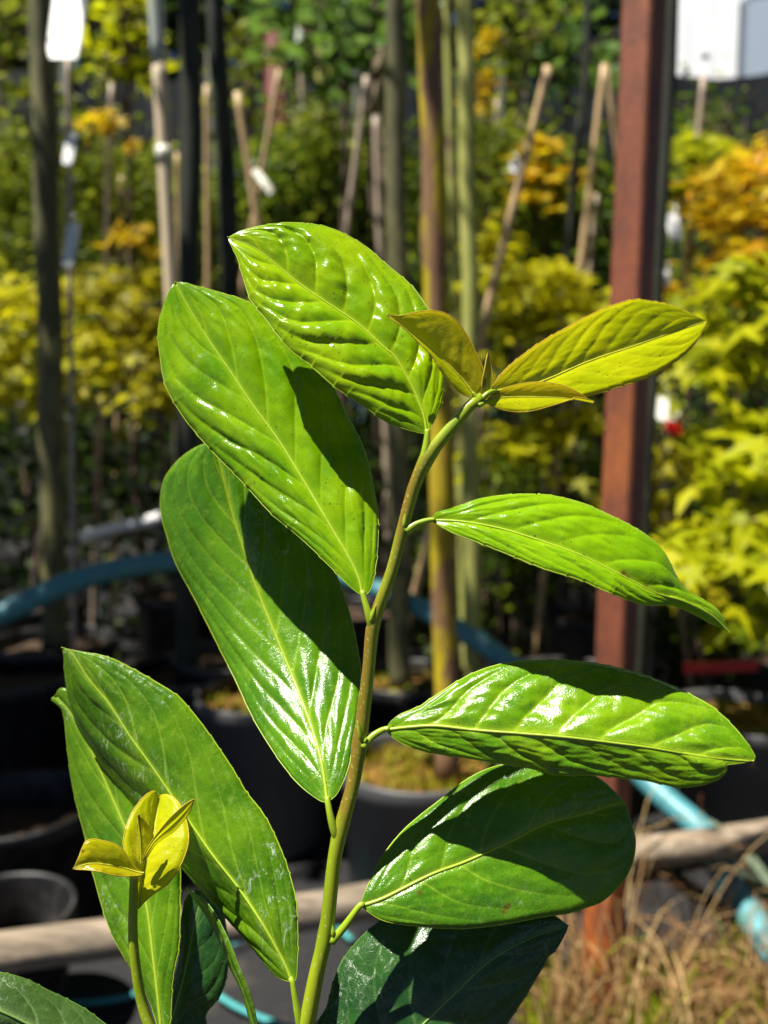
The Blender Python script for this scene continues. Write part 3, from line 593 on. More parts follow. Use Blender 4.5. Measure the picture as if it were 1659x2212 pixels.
# pale timber stake
a = trunk_line((336, 0), (368, 590), 2.45, 0, 3); tv, tf, _, _ = tube(np.array([a(z) for z in np.linspace(0, 1.86, 30)]), .0185, 12, rough=.03)
t = empty('timber_stake', a(0), 'pale sunlit timber stake with a clear sleeve on top', 'stake')
obj('stake_pole', tv, tf, canes_mat('stake_wood', (.60, .44, .24), (.80, .70, .54)), t)
tv, tf, _, _ = tube(np.array([a(z) for z in np.linspace(1.83, 2.4, 12)]), .0205, 12); obj('plastic_sleeve', tv, tf, plain_mat('clear_sleeve', (.42, .46, .42), .2, .6, .2, 20), t)
tv, tf, _, _ = tube(np.array([a(z) for z in (1.58, 1.60, 1.62)]), .022, 12); obj('wire_tie', tv, tf, M['white_worn'], t)
# bamboo canes
for i, (tp, bt, Y, w, lab, mt) in enumerate([
    ((241, 182), (228, 560), 2.9, 13, 'pinkish cane between the white label and pale stake', 'cane_grey'),
    ((147, 118), (152, 640), 1.97, 13, 'cane that carries the large white label', 'cane_grey'),
    ((446, 185), (448, 490), 3.0, 13, 'cane showing in the gap between the two dark trunks', 'cane'),
    ((382, 330), (388, 600), 3.0, 10, 'thin cane against the left dark trunk', 'cane'),
    ((512, 200), (556, 482), 2.7, 18, 'leaning cane with a twisted white tag right of the dark trunks', 'cane'),
    ((603, 150), (560, 400), 3.0, 12, 'cane crossing behind the tagged cane', 'cane'),
    ((652, 105), (655, 330), 3.9, 18, 'grey cane beside the green sapling stem', 'cane_grey'),
    ((792, 165), (752, 470), 2.8, 17, 'cane leaning right at the left of the peach trunk', 'cane_grey'),
    ((812, 250), (822, 560), 3.1, 20, 'upright cane in front of the peach trunk', 'cane_grey'),
    ((868, 240), (858, 500), 3.3, 12, 'short cane between the peach and yellow trunks', 'cane_grey'),
    ((1184, 145), (1072, 588), 2.2, 20, 'bright cane slanting between the green trunk and rusty post', 'cane'),
    ((1130, 200), (1126, 420), 3.4, 12, 'cane standing behind the slanting bright one', 'cane_grey'),
    ((1305, 140), (1266, 470), 2.6, 17, 'left cane of the pair tied together by the rusty post', 'cane'),
    ((1308, 140), (1338, 360), 2.6, 14, 'right cane of the pair tied together by the rusty post', 'cane'),
    ((1520, 165), (1478, 600), 2.6, 16, 'tan cane below the white building', 'cane_grey'),
    ((1288, 420), (1268, 640), 2.9, 13, 'low cane left of the rusty post above the yellow maple', 'cane_grey'),
    ((262, 380), (258, 600), 3.4, 12, 'short cane left of the pale stake', 'cane'),
    ((1075, 210), (1060, 470), 3.3, 12, 'cane below the hanging yellow leaves', 'cane_grey')]):
    cane(tp, bt, Y, w, lab, mt, zb=0.0)
# labels and tags
def tag_card(c, w, h, label, mat='white_plastic', tilt=0.0, roll=0.0, name='plant_label', cat='label', loop=True, bend=.0, lean=.55):
    n = 8; v = []; f = []
    for s_ in (-1, 1):
        for i in range(n + 1):
            z = h * (i / n - .5)
            for x in (-w / 2, -w * .42, w * .42, w / 2):
                inset = .12 * w if (abs(x) > w * .45 and i in (0, n)) else 0
                yy = s_ * .0012 + bend * (i / n - .5) ** 2 + tilt * x + lean * z
                v.append((x - math.copysign(inset, x) * (1 if inset else 0), yy, z))
    for k in range(2):
        o = k * (n + 1) * 4
        for i in range(n):
            for j in range(3):
                q = (o + i * 4 + j, o + i * 4 + j + 1, o + (i + 1) * 4 + j + 1, o + (i + 1) * 4 + j); f.append(q if k == 0 else q[::-1])
    m = (n + 1) * 4
    for i in range(n): f += [(i * 4, (i + 1) * 4, m + (i + 1) * 4, m + i * 4), (i * 4 + 3, m + i * 4 + 3, m + (i + 1) * 4 + 3, (i + 1) * 4 + 3)]
    for j in range(3): f += [(j, m + j, m + j + 1, j + 1), (n * 4 + j, n * 4 + j + 1, m + n * 4 + j + 1, m + n * 4 + j)]
    v = np.array(v); cr, sr = math.cos(roll), math.sin(roll); v = np.stack([v[:, 0] * cr - v[:, 2] * sr, v[:, 1], v[:, 0] * sr + v[:, 2] * cr], 1) + np.array(c)
    t = empty(name, np.array(c), label, cat, 'white plant labels' if mat.startswith('white') else None)
    obj('card', v, f, M[mat], t)
    if loop:
        top = np.array(c) + np.array([-sr * h * .5, 0, cr * h * .5]); pts = spline([top + [0, 0, -.004], top + [.006, .006, .012], top + [0, .02, .02]], 8)
        tv, tf, _, _ = tube(pts, .0016, 6); obj('strap', tv, tf, M[mat], t)
    return t
tag_card(PY(147, 30, 1.93), .069, .21, 'large white rectangular label at the top left', tilt=.02, lean=.4, loop=False)
tag_card(PY(151, 322, 1.94), .020, .075, 'small white tag halfway down the label cane', tilt=.3)
tag_card(PY(153, 528, 1.94), .024, .10, 'lowest white tag on the label cane above the yellow maple', tilt=.2)
tag_card(PY(566, 388, 2.66), .022, .10, 'twisted cream tag on the leaning cane', 'white_worn', .5, .62, bend=.06)
tag_card(PY(1112, 360, 2.17), .022, .03, 'tiny white tag on the slanting bright cane', tilt=.2)
tag_card(PY(1456, 490, 2.3), .035, .075, 'white tag right of the rusty post among purple twigs', tilt=.2)
tag_card(PY(1440, 600, 2.2), .02, .04, 'little white tag below the other one by the rusty post', tilt=.2)
tag_card(PY(1440, 880, 1.9), .055, .055, 'round-cornered white tag right of the rusty post', tilt=.2)
tag_card(PY(1458, 928, 1.88), .05, .028, 'red tag just below the white one right of the post', 'red', .1, -.5)
# far red post
tv, tf = box(PY(592, 40, 4.6) * np.array([1, 1, 0]) + np.array([0, 0, 1.4]), (.075, .075, 2.8), .5, .006)
t = empty('red_post', (tv[:, 0].mean(), tv[:, 1].mean(), 0), 'far dark red post behind the canes', 'post'); obj('post_shaft', tv, tf, plain_mat('red_oxide', (.13, .035, .03), .6, .3, .3, 20), t)
tv, tf = box((tv[:, 0].mean(), tv[:, 1].mean(), 2.81), (.09, .09, .02), .5, .006); obj('post_cap', tv, tf, M['tie'], t)

# ------------------------------------------------------------------ rusty steel post
def rust_mat():
    t = NT('rusted_steel'); n = t.noise(22, 6, .7, stretch=(1, 1, .35)); n2 = t.noise(9, 3, .6, stretch=(1, 1, .3), loc=(4, 2, 1)); n3 = t.noise(160, 4, .7)
    c = t.mix(t.step(n, .38, .62), (.13, .042, .022), (.23, .066, .030)); c = t.mix(t.step(n2, .50, .66), c, (.33, .10, .025)); c = t.mix(t.math('MULTIPLY', t.step(n3, .52, .66), .7), c, (.06, .026, .02))
    tc = t.n('ShaderNodeTexCoord'); sx_ = t.n('ShaderNodeSeparateXYZ'); t.l(tc.outputs['Object'], sx_.inputs[0]); lowf = t.math('SUBTRACT', 1.0, t.step(sx_.outputs['Z'], .12, .42))
    c = t.mix(t.math('MULTIPLY', lowf, t.step(n, .3, .6)), c, (.48, .13, .02))
    return t.done(t.pbr(c, .62, .4, t.bump(n3, .5, .002)))
M['rust'] = rust_mat()
pb = PZ(1296, 2205, 0.0); ptop = PY(1392, 0, pb[1] + .02); rot = .80
n = 24; ring = []; hw = .0225; bv = .0035
ringp = [(-hw + bv, -hw), (hw - bv, -hw), (hw, -hw + bv), (hw, hw - bv), (hw - bv, hw), (-hw + bv, hw), (-hw, hw - bv), (-hw, -hw + bv)]
cr, sr = math.cos(rot), math.sin(rot); d = (ptop - pb) / (ptop[2] - pb[2]); v = []
for i in range(n + 1):
    z = -.05 + i * (2.35 / n); c = pb + d * z
    v += [(c[0] + x * cr - y * sr, c[1] + x * sr + y * cr, c[2]) for x, y in ringp]
f = [(i * 8 + k, i * 8 + (k + 1) % 8, (i + 1) * 8 + (k + 1) % 8, (i + 1) * 8 + k) for i in range(n) for k in range(8)] + [tuple(range(8))[::-1], tuple(n * 8 + k for k in range(8))]
t = empty('rusty_post', pb, 'rusty brown square steel post right of the young leaves', 'post'); obj('post_tube', v, f, M['rust'], t, smooth=False)
c = pb + d * 2.31; tv, tf = box(c, (.055, .055, .012), rot, .004); obj('post_cap', tv, tf, M['rust'], t)
tv, tf = box(pb + [0, 0, .006], (.12, .12, .012), rot, .006); obj('base_plate', tv, tf, M['rust'], t)

# ------------------------------------------------------------------ timber rail on short stakes
def wood_mat():
    t = NT('weathered_rail'); n = t.noise(60, 6, .7, stretch=(.06, 1, 1)); n2 = t.noise(9, 4, .6, stretch=(.3, 1, 1))
    c = t.mix(t.step(n, .35, .65), (.15, .115, .08), (.36, .29, .21)); c = t.mix(t.math('MULTIPLY', t.step(n2, .5, .7), .6), c, (.10, .085, .065))
    return t.done(t.pbr(c, .8, .25, t.bump(n, .7, .003)))
M['wood'] = wood_mat()
zr = .20; ra, rb_ = PZ(-60, 2078, zr), PZ(1760, 1786, zr); ra = ra + (ra - rb_) * .25; rb_ = rb_ + (rb_ - ra) * .3
rb_[2] = ra[2] = zr
ss_ = np.linspace(0, 1, 60); pts = ra + (rb_ - ra) * ss_[:, None] + np.array([[0, .006 * math.sin(q * 9), .005 * math.sin(q * 14)] for q in ss_])
t = empty('timber_rail', (*((ra + rb_) / 2)[:2], 0), 'weathered grey timber rail running low across the picture', 'rail')
tv, tf, _, _ = tube(pts, .0265, 16, rough=.06); obj('rail_pole', tv, tf, M['wood'], t)
for q in (.08, .45, .93):
    c = ra + (rb_ - ra) * q + np.array([.0, .045, 0]); tv, tf, _, _ = tube(np.array([[c[0], c[1], -.02], [c[0], c[1], .1], [c[0], c[1], .23]]), .019, 10, rough=.05); obj('stake', tv, tf, M['wood'], t)

# ------------------------------------------------------------------ more pots
pot(*(PZ(560, 1525, .30)[:2] + np.array([.01, .02])), .145, .325, 'charcoal pot with brown moss left of the main stem', 'pot_grey', 'soil_moss', .03, moss=300)
pot(-.66, 1.52, .145, .22, 'black pot half filled with soil at the left edge', 'pot', 'soil', .07)
pot(-.565, 1.235, .105, .185, 'small empty-looking pot below it, just behind the rail', 'pot', 'soil', .09)
pot(-.83, 1.95, .15, .34, 'black pot far left behind the half-filled one', 'pot', 'soil', .03)
pot(-.34, 2.02, .15, .36, 'black pot in deep shade between the two left trunks', 'pot', 'soil', .03)
pot(.44, 2.05, .15, .30, 'black pot in shade left of the rusty post', 'pot', 'soil', .03)
pot(.74, 1.78, .15, .30, 'grey-lit pot beyond the tip of the bitten leaf', 'pot_grey', 'soil_moss', .03, moss=200)
pot(.17, 1.86, .14, .30, 'dark pot behind the yellow trunk', 'pot', 'soil', .03)
pot(-1.05, 2.6, .16, .36, 'black pot under the left yellow maple', 'pot'); pot(-.62, 2.75, .16, .36, 'black pot under the second left maple', 'pot')
pot(-.1, 2.6, .16, .34, 'black pot far back under the middle shrubs', 'pot'); pot(.62, 2.55, .16, .34, 'black pot under the middle yellow maple', 'pot')
pot(1.02, 2.05, .16, .34, 'black pot under the right-hand maples', 'pot'); pot(1.25, 2.7, .16, .34, 'black pot under the orange maple', 'pot')
# red flat strip lying across the pots at the right
c = PY(1560, 1440, 1.72); tv, tf = box(c, (.15, .012, .020), .12, .003); c2 = c + np.array([-.072, -.009, .0])
t = empty('red_strip', c, 'dark red strip lying across the pots at the right', 'strip'); obj('strip_bar', tv, tf, M['red'], t, smooth=False)
tv, tf = box(c2, (.016, .008, .024), .12, .003); obj('end_cap', tv, tf, M['red'], t, smooth=False)

# ------------------------------------------------------------------ blue-green hose
def hose_mat():
    t = NT('hose_teal'); n = t.noise(10, 4, .6); n2 = t.noise(90, 4, .7)
    c = t.mix(n, (.05, .21, .25), (.09, .29, .32)); c = t.mix(t.math('MULTIPLY', t.step(n2, .58, .7), .5), c, (.20, .24, .20)); return t.done(t.pbr(c, .42, .45, t.bump(n2, .15, .002)))
hp = [PY(-160, 1390, 1.72), PY(20, 1318, 1.78), PY(140, 1262, 1.82), PY(260, 1228, 1.88), PY(380, 1212, 1.95), PY(560, 1215, 2.05), PY(760, 1255, 2.05), PY(900, 1310, 2.0), PY(1000, 1365, 1.95), PY(1090, 1425, 1.88), PY(1200, 1510, 1.78),
      PY(1320, 1610, 1.68), PY(1440, 1728, 1.57), PY(1520, 1800, 1.50), PY(1570, 1900, 1.40), PY(1625, 1985, 1.32), PY(1690, 2080, 1.25), PY(1800, 2160, 1.22)]
pts = spline(hp, 140); tv, tf, _, _ = tube(pts, .0235, 14)
t = empty('water_hose', (pts[0][0], pts[0][1], 0), 'thick blue-green water hose snaking over the pots', 'hose'); obj('hose_tube', tv, tf, hose_mat(), t)
for q in (38, 96):
    tv, tf, _, _ = tube(pts[q:q + 3], .026, 14); obj('hose_clamp', tv, tf, plain_mat('clamp_steel', (.4, .4, .4), .4, .5, .1, 20, metal=.8), t)
# white tube added to stand for pot-rim highlights, further back
pts = spline([PY(180, 1158, 2.5), PY(260, 1138, 2.45), PY(345, 1118, 2.4), PY(430, 1085, 2.35), PY(520, 1030, 2.3)], 20); tv, tf, _, _ = tube(pts, .017, 12)
tag(obj('rim_highlight_tube', tv, tf, M['white_plastic']), 'white tube standing for bright pot-rim highlights above the hose at left', 'pipe')

# ------------------------------------------------------------------ shrubs
ML = []
for a_, r_ in ((-2.3, .55), (-1.85, .25), (-1.25, .85), (-.75, .32), (-.6, .36), (0, 1.0), (.6, .36), (.75, .32), (1.25, .85), (1.85, .25), (2.3, .55)): ML.append((math.sin(a_) * r_, math.cos(a_) * r_))
ML = np.array([(0, -.15)] + ML)
def maple_leaf(mb, p, rs, sz, tilt, rnd):
    yaw = rs.uniform(0, 6.28); n = norm(np.array([rs.normal(0, tilt), rs.normal(0, tilt) - .55, 1.0])); x = norm(np.cross(n, [math.cos(yaw), math.sin(yaw), .01])); y = np.cross(n, x)
    q = np.array([p + x * a * sz + y * b * sz - n * sz * .28 * (a * a + b * b) for a, b in ML]); m = len(q)
    mb.add(q, [(0, i, i + 1) for i in range(1, m - 1)], 0, rnd=rnd)
M['maple_yellow'] = foliage_mat('maple_yellow', [(0, (.10, .12, .003)), (.45, (.42, .42, .006)), (1, (.58, .52, .008))], (.74, .70, .01), .5)  # low stop darkened to paint shaded leaves among the yellow
M['maple_olive'] = foliage_mat('maple_olive', [(0, (.04, .04, .003)), (.5, (.30, .27, .006)), (1, (.52, .48, .008))], (.6, .55, .01), .45)  # dark low stop stands in for leaves in shade
M['maple_orange'] = foliage_mat('maple_orange', [(0, (.22, .15, .004)), (.5, (.60, .46, .008)), (1, (.64, .32, .008))], (.85, .6, .01), .5)
M['maple_lime'] = foliage_mat('maple_lime', [(0, (.08, .12, .003)), (.45, (.38, .42, .005)), (1, (.54, .52, .008))], (.64, .68, .01), .5)
M['shrub_green'] = foliage_mat('shrub_green', [(0, (.010, .025, .005)), (.55, (.045, .09, .010)), (1, (.30, .36, .02))], (.22, .36, .02), .35)  # near-black and bright tones paint dark gaps and sunlit leaves at random
M['shrub_light'] = foliage_mat('shrub_light', [(0, (.025, .045, .008)), (.5, (.13, .17, .015)), (1, (.42, .44, .03))], (.36, .45, .03), .38)  # dark and pale ends imitate shaded and lit leaves
M['shrub_broad'] = foliage_mat('shrub_broad', [(0, (.04, .10, .02)), (.6, (.10, .20, .04)), (1, (.18, .28, .10))], (.3, .5, .06), .35, .35)
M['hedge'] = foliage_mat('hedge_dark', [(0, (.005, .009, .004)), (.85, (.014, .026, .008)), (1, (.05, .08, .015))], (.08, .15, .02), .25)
M['twig'] = bark_mat('twig_brown', (.10, .065, .045), (.17, .11, .08), (.08, .06, .05), 40)
DENS = {'maple': 1.35, 'oval': 1.9}
def shrub_(name, label, base, pads, mat, n, sz, kind='maple', tilt=.45, seed=1, flat=.30, cat='shrub', group=None, rr=.008, dens=1.0):
    """pads: (centre, radius): foliage tiers carried on limbs from the base"""
    rs = np.random.RandomState(seed); t = empty(name, base, label, cat, group); base = np.array(base, float)
    mb = MB(); allc = np.array([p[0] for p in pads]); top = allc[np.argmax(allc[:, 2])]
    main = spline([base, base * .6 + top * .4 + rs.normal(0, .02, 3), top], 14); tv, tf, _, _ = tube(main, np.linspace(rr * 1.5, rr * .4, 14), 8)
    tr = obj('trunk', tv, tf, M['twig'], t)
    for (c, r) in pads:
        mb = MB()
        k = np.argmin(np.abs(main[:, 2] - (c[2] - .5 * r - .05))); st = main[k]
        tv, tf, _, _ = tube(spline([st, (st + c) / 2 + [0, 0, -.02], c], 8), np.linspace(rr * .6, rr * .2, 8), 6); mb.add(tv, tf)
        for _ in range(5):
            e = c + rs.normal(size=3) * r * np.array([.6, .6, flat * .6]); tv, tf, _, _ = tube(spline([c, (c + e) / 2, e], 4), np.linspace(rr * .2, .001, 4), 4); mb.add(tv, tf)
        mb.build('limb', M['twig'], tr)
    n = int(n * DENS[kind] * dens); mb = MB(); wsum = sum(r * r for _, r in pads)
    for (c, r) in pads:
        bright = rs.uniform(-.2, .2)
        for _ in range(int(n * r * r / wsum)):
            q = rs.normal(size=3); q /= np.linalg.norm(q); q *= rs.uniform() ** .5 * r * (1.0 if rs.uniform() < .6 else 1.95); q[2] *= flat; p = c + q; p[2] -= .25 * (q[0] ** 2 + q[1] ** 2) / max(r, .01)
            rnd = np.clip(rs.uniform(.1, .9) + bright, 0, 1)
            if kind == 'maple': maple_leaf(mb, p, rs, sz * rs.uniform(.75, 1.6), tilt, rnd)
            else: leaf_quad(mb, p, rs, 1.25 * sz * rs.uniform(.6, 1.3), 1.25 * sz * (.28 if kind == 'oval' else .14), .3, rnd)
    mb.build('crown', M[mat], t); return t
# added unseen trees left of the frame, crowns placed to shade the background
for lab, bx_, by_, cc_, n_, sd_ in (('added unseen tree casting shade from outside the left edge of the picture', -1.75, 1.05, [(-1.7, 1.25, 2.75), (-1.95, 1.1, 2.8), (-1.75, 1.5, 2.7), (-1.45, 1.65, 2.75), (-2.1, 1.45, 2.9)], 520, 41),
                                    ('second added unseen tree casting shade from outside the left edge', -1.5, 1.55, [(-1.45, 1.5, 2.7), (-.72, 1.42, 2.75)], 170, 43)):
    shrub_('added_shade_tree', lab, (bx_, by_, 0), [(np.array(c), .27) for c in cc_], 'shrub_green', n_, .085, 'oval', seed=sd_, flat=.5, cat='tree', rr=.03)
def PD(lst): return [(PY(u, v, Y), r) for u, v, Y, r in lst]
mg = 'yellow maples in pots'
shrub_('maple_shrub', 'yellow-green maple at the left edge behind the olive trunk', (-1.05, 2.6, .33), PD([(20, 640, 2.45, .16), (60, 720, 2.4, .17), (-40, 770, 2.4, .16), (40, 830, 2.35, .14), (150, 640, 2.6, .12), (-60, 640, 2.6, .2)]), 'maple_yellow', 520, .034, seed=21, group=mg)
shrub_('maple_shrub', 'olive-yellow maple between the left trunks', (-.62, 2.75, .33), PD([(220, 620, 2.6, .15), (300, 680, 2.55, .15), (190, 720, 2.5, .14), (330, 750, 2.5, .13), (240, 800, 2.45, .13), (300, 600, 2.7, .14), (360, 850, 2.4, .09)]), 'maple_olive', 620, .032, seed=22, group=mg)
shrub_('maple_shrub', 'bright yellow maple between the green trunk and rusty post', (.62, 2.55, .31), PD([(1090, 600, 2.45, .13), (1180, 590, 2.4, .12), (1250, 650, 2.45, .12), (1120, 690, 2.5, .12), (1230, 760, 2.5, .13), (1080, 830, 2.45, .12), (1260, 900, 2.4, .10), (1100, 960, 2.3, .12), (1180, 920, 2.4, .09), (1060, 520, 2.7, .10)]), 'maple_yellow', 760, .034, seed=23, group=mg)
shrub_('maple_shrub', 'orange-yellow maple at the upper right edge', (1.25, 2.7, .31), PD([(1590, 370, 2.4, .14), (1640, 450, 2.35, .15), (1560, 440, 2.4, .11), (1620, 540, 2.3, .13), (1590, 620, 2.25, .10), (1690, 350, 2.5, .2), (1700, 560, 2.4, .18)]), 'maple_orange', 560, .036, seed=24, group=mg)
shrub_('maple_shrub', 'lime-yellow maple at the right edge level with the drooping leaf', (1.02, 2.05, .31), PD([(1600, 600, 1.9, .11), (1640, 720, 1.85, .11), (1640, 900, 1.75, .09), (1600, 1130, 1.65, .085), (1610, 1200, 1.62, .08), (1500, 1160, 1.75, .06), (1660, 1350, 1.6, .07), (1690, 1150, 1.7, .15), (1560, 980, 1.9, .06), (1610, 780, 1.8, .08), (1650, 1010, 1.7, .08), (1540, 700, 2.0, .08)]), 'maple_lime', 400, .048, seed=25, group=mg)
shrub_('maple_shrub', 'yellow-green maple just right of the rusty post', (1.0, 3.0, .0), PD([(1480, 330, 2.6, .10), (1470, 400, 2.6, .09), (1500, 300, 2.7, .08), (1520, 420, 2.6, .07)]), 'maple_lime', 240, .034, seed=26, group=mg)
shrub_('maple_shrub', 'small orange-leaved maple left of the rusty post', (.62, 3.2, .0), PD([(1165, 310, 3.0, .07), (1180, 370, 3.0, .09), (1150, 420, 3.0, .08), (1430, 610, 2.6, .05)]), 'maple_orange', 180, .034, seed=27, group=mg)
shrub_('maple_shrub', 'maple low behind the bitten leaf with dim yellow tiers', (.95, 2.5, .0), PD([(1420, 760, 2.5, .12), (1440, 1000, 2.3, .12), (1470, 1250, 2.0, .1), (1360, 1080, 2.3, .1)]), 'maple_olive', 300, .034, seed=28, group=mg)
# twigs with a few yellow leaves
shrub_('sapling', 'thin sapling with a cluster of yellow leaves near the label cane', (-.98, 2.9, .0), PD([(235, 262, 2.75, .045), (205, 270, 2.75, .04), (285, 315, 2.8, .03), (258, 500, 2.6, .04), (300, 510, 2.6, .045)]), 'maple_orange', 60, .03, seed=29, tilt=.9, flat=.6, rr=.004, group='leafy saplings')
shrub_('sapling', 'sapling with hanging yellow leaves right of the green trunk', (.42, 3.0, .0), PD([(1050, 78, 2.7, .035), (1048, 185, 2.7, .045), (1035, 195, 2.7, .03)]), 'maple_orange', 40, .032, seed=30, tilt=.9, flat=.8, rr=.004, group='leafy saplings')
# green shrubs of the middle distance
gs = 'green nursery shrubs'
def blob(u0, u1, v0, v1, Y, k, r, seed):
    rs = np.random.RandomState(seed); return PD([(rs.uniform(u0, u1), rs.uniform(v0, v1), Y + rs.uniform(-.25, .25), r * rs.uniform(.7, 1.2)) for _ in range(k)])
for i, (lab, box_, Y, k, r, mat, n, sz, kd) in enumerate([
    ('pale green shrub behind the large white label', (-40, 180, 300, 560), 3.6, 10, .24, 'shrub_light', 1500, .035, 'oval'),
    ('grey-green shrub behind the pinkish cane', (170, 330, 380, 600), 3.7, 9, .22, 'shrub_light', 1200, .035, 'oval'),
    ('green shrub between the pale stake and dark trunks', (330, 480, 380, 620), 3.6, 7, .2, 'shrub_light', 800, .035, 'oval'),
    ('olive shrub behind the tip of the topmost leaf', (520, 660, 320, 600), 3.8, 10, .22, 'shrub_green', 1300, .04, 'oval'),
    ('yellowish shrub left of the peach trunk', (630, 770, 280, 560), 3.9, 10, .22, 'shrub_light', 1200, .04, 'oval'),
    ('green shrub behind the peach trunk', (760, 900, 330, 620), 4.1, 8, .24, 'shrub_green', 1000, .04, 'oval'),
    ('green shrub behind the slanting bright cane', (1020, 1180, 330, 580), 3.4, 10, .2, 'shrub_light', 1100, .04, 'oval'),
    ('mixed green shrub behind the slim dark stem', (1170, 1320, 380, 620), 3.3, 9, .18, 'shrub_green', 1000, .04, 'oval'),
    ('dark shrub low at the right behind the lime maple', (1380, 1600, 900, 1350), 2.9, 12, .2, 'shrub_green', 1300, .035, 'oval'),
    ('dark low shrub below the yellow maple', (1050, 1280, 950, 1250), 2.95, 10, .2, 'shrub_green', 1100, .035, 'oval'),
    ('twiggy shrub under the white building', (1480, 1720, 270, 760), 3.2, 13, .17, 'shrub_green', 900, .035, 'oval')]):
    pads = blob(*box_, Y, k, r, 60 + i); c = np.mean([p[0] for p in pads], 0)
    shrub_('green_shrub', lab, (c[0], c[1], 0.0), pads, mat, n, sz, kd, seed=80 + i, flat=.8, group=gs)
for i, (lab, box_, Y, k, r, mat, n, sz) in enumerate([
    ('leafy yellow-green tree at the top left corner', (-40, 60, -60, 90), 3.4, 6, .16, 'shrub_light', 160, .07),
    ('lime-leaved tree right of the large white label', (190, 300, -60, 210), 3.2, 8, .13, 'maple_lime', 150, .06),
    ('broad-leaved green tree at top centre', (600, 770, -60, 110), 3.3, 9, .15, 'shrub_broad', 260, .075),
    ('green tree behind the dark trunks', (480, 560, 60, 330), 3.9, 8, .16, 'shrub_light', 260, .05),
    ('green-leaved tree left of the yellow trunk', (770, 900, -60, 150), 3.3, 8, .13, 'shrub_broad', 220, .06),
    ('green tree right of the green trunk', (1040, 1170, -60, 90), 3.3, 8, .15, 'shrub_light', 220, .06),
    ('dark leafy tree left of the rusty post', (1140, 1320, 0, 170), 3.7, 8, .17, 'shrub_broad', 300, .055)]):
    pads = blob(*box_, Y, k, r, 160 + i); c = np.mean([p[0] for p in pads], 0)
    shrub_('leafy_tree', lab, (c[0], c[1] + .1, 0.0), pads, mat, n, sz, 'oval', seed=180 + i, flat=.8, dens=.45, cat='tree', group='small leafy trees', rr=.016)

rs = np.random.RandomState(77); c0 = PY(1600, 420, 2.9) * np.array([1, 1, 0]); t = empty('bare_shrub', c0, 'bare purple-brown twiggy shrub below the white building', 'shrub')
fork = PY(1600, 400, 2.9); tv, tf, _, _ = tube(spline([c0, (c0 + fork) / 2 + [.02, 0, 0], fork], 10), np.linspace(.010, .006, 10), 8); obj('trunk', tv, tf, M['twig'], t)
for k in range(26):
    e = PY(rs.uniform(1490, 1710), rs.uniform(205, 330), 2.9 + rs.uniform(-.2, .2)); tv, tf, _, _ = tube(spline([fork, fork * .6 + e * .4 + rs.normal(0, .015, 3), e], 7), np.linspace(.004, .0012, 7), 5); obj('twig', tv, tf, M['twig'], t)
# undergrowth filling the rows behind
rs = np.random.RandomState(31); Q = []
for _ in range(22000):
    x = rs.uniform(-6.0, 4.0); y = rs.uniform(4.3, 5.6); hm = 2.1 + .5 * noise.noise(Vector((x * 1.3, y, 0))) - (.35 if x > 1.6 else 0)
    Q.append((x, y, hm * rs.uniform(0, 1) ** .6))
mb = bulk(np.array(Q), rs, rs.uniform(.05, .10, len(Q)), rs.uniform(.018, .03, len(Q)), .3)
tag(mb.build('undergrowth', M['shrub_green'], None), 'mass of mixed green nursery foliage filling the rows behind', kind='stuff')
Q = []
for _ in range(9000):
    x = rs.uniform(-2.4, 2.6); y = rs.uniform(3.0, 3.9); hm = .95 + .35 * noise.noise(Vector((x * 2, y, 3)))
    Q.append((x, y, hm * rs.uniform(0, 1) ** .6))
mb = bulk(np.array(Q), rs, rs.uniform(.04, .08, len(Q)), rs.uniform(.015, .025, len(Q)), .3)
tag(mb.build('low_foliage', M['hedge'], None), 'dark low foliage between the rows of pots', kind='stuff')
# ------------------------------------------------------------------ windbreak, building, hedge
M['net'] = plain_mat('windbreak_net', (.022, .026, .030), .7, .25, .3, 8)
x0, x1, yb = -9.5, 6.0, 6.6
t = empty('windbreak_fence', (0, yb, 0), 'dark grey windbreak fence behind the nursery plants', 'fence')
for i in range(15):
    a = x0 + i * (x1 - x0) / 15; b = x0 + (i + 1) * (x1 - x0) / 15; v = []; f = []; m = 12
    hgt = 3.36 + .06 * math.sin(i * 2.3)
    for k in range(m + 1):
        for j in range(5):
            z = hgt * j / 4; sag = .05 * math.sin(math.pi * k / m); v.append((a + .035 + (b - a - .07) * k / m, yb + sag * .6 + .01 * math.sin(k * 1.7 + j), z - (sag if j == 4 else 0)))
    f = [(k * 5 + j, (k + 1) * 5 + j, (k + 1) * 5 + j + 1, k * 5 + j + 1) for k in range(m) for j in range(4)]
    obj('net_panel', v, f, M['net'], t)
    tv, tf = box((a, yb, 1.75), (.06, .06, 3.5), 0, .006); obj('fence_post', tv, tf, M['bark_dark'], t)
# white ribbed building at the right
M['white_wall'] = plain_mat('white_ribbed_wall', (.84, .85, .86), .5, .4, .05, 3); M['frame_blue'] = plain_mat('window_frame', (.16, .20, .25), .5); 
def glass_mat():
    t = NT('window_glass'); return t.done(t.pbr((.35, .42, .50), .08, .8))
M['glass'] = glass_mat()
t = empty('white_building', (6.65, 10.5, 0), 'white ribbed-metal building at the top right corner', 'building')
X0, X1, Yw, H = 3.17, 10.4, 9.6, 8.0
k = 0; x = X0
while x < X1:
    v, f = box((x + .145, Yw, H / 2), (.285, .05, H), 0, .012)
    if 4.42 < x + .145 < 5.25:
        v, f = box((x + .145, Yw, 2.0), (.285, .05, 4.0), 0, .012); obj('wall_panel', v, f, M['white_wall'], t, smooth=False); v, f = box((x + .145, Yw, 6.9), (.285, .05, 2.2), 0, .012)
    obj('wall_panel', v, f, M['white_wall'], t, smooth=False); x += .29
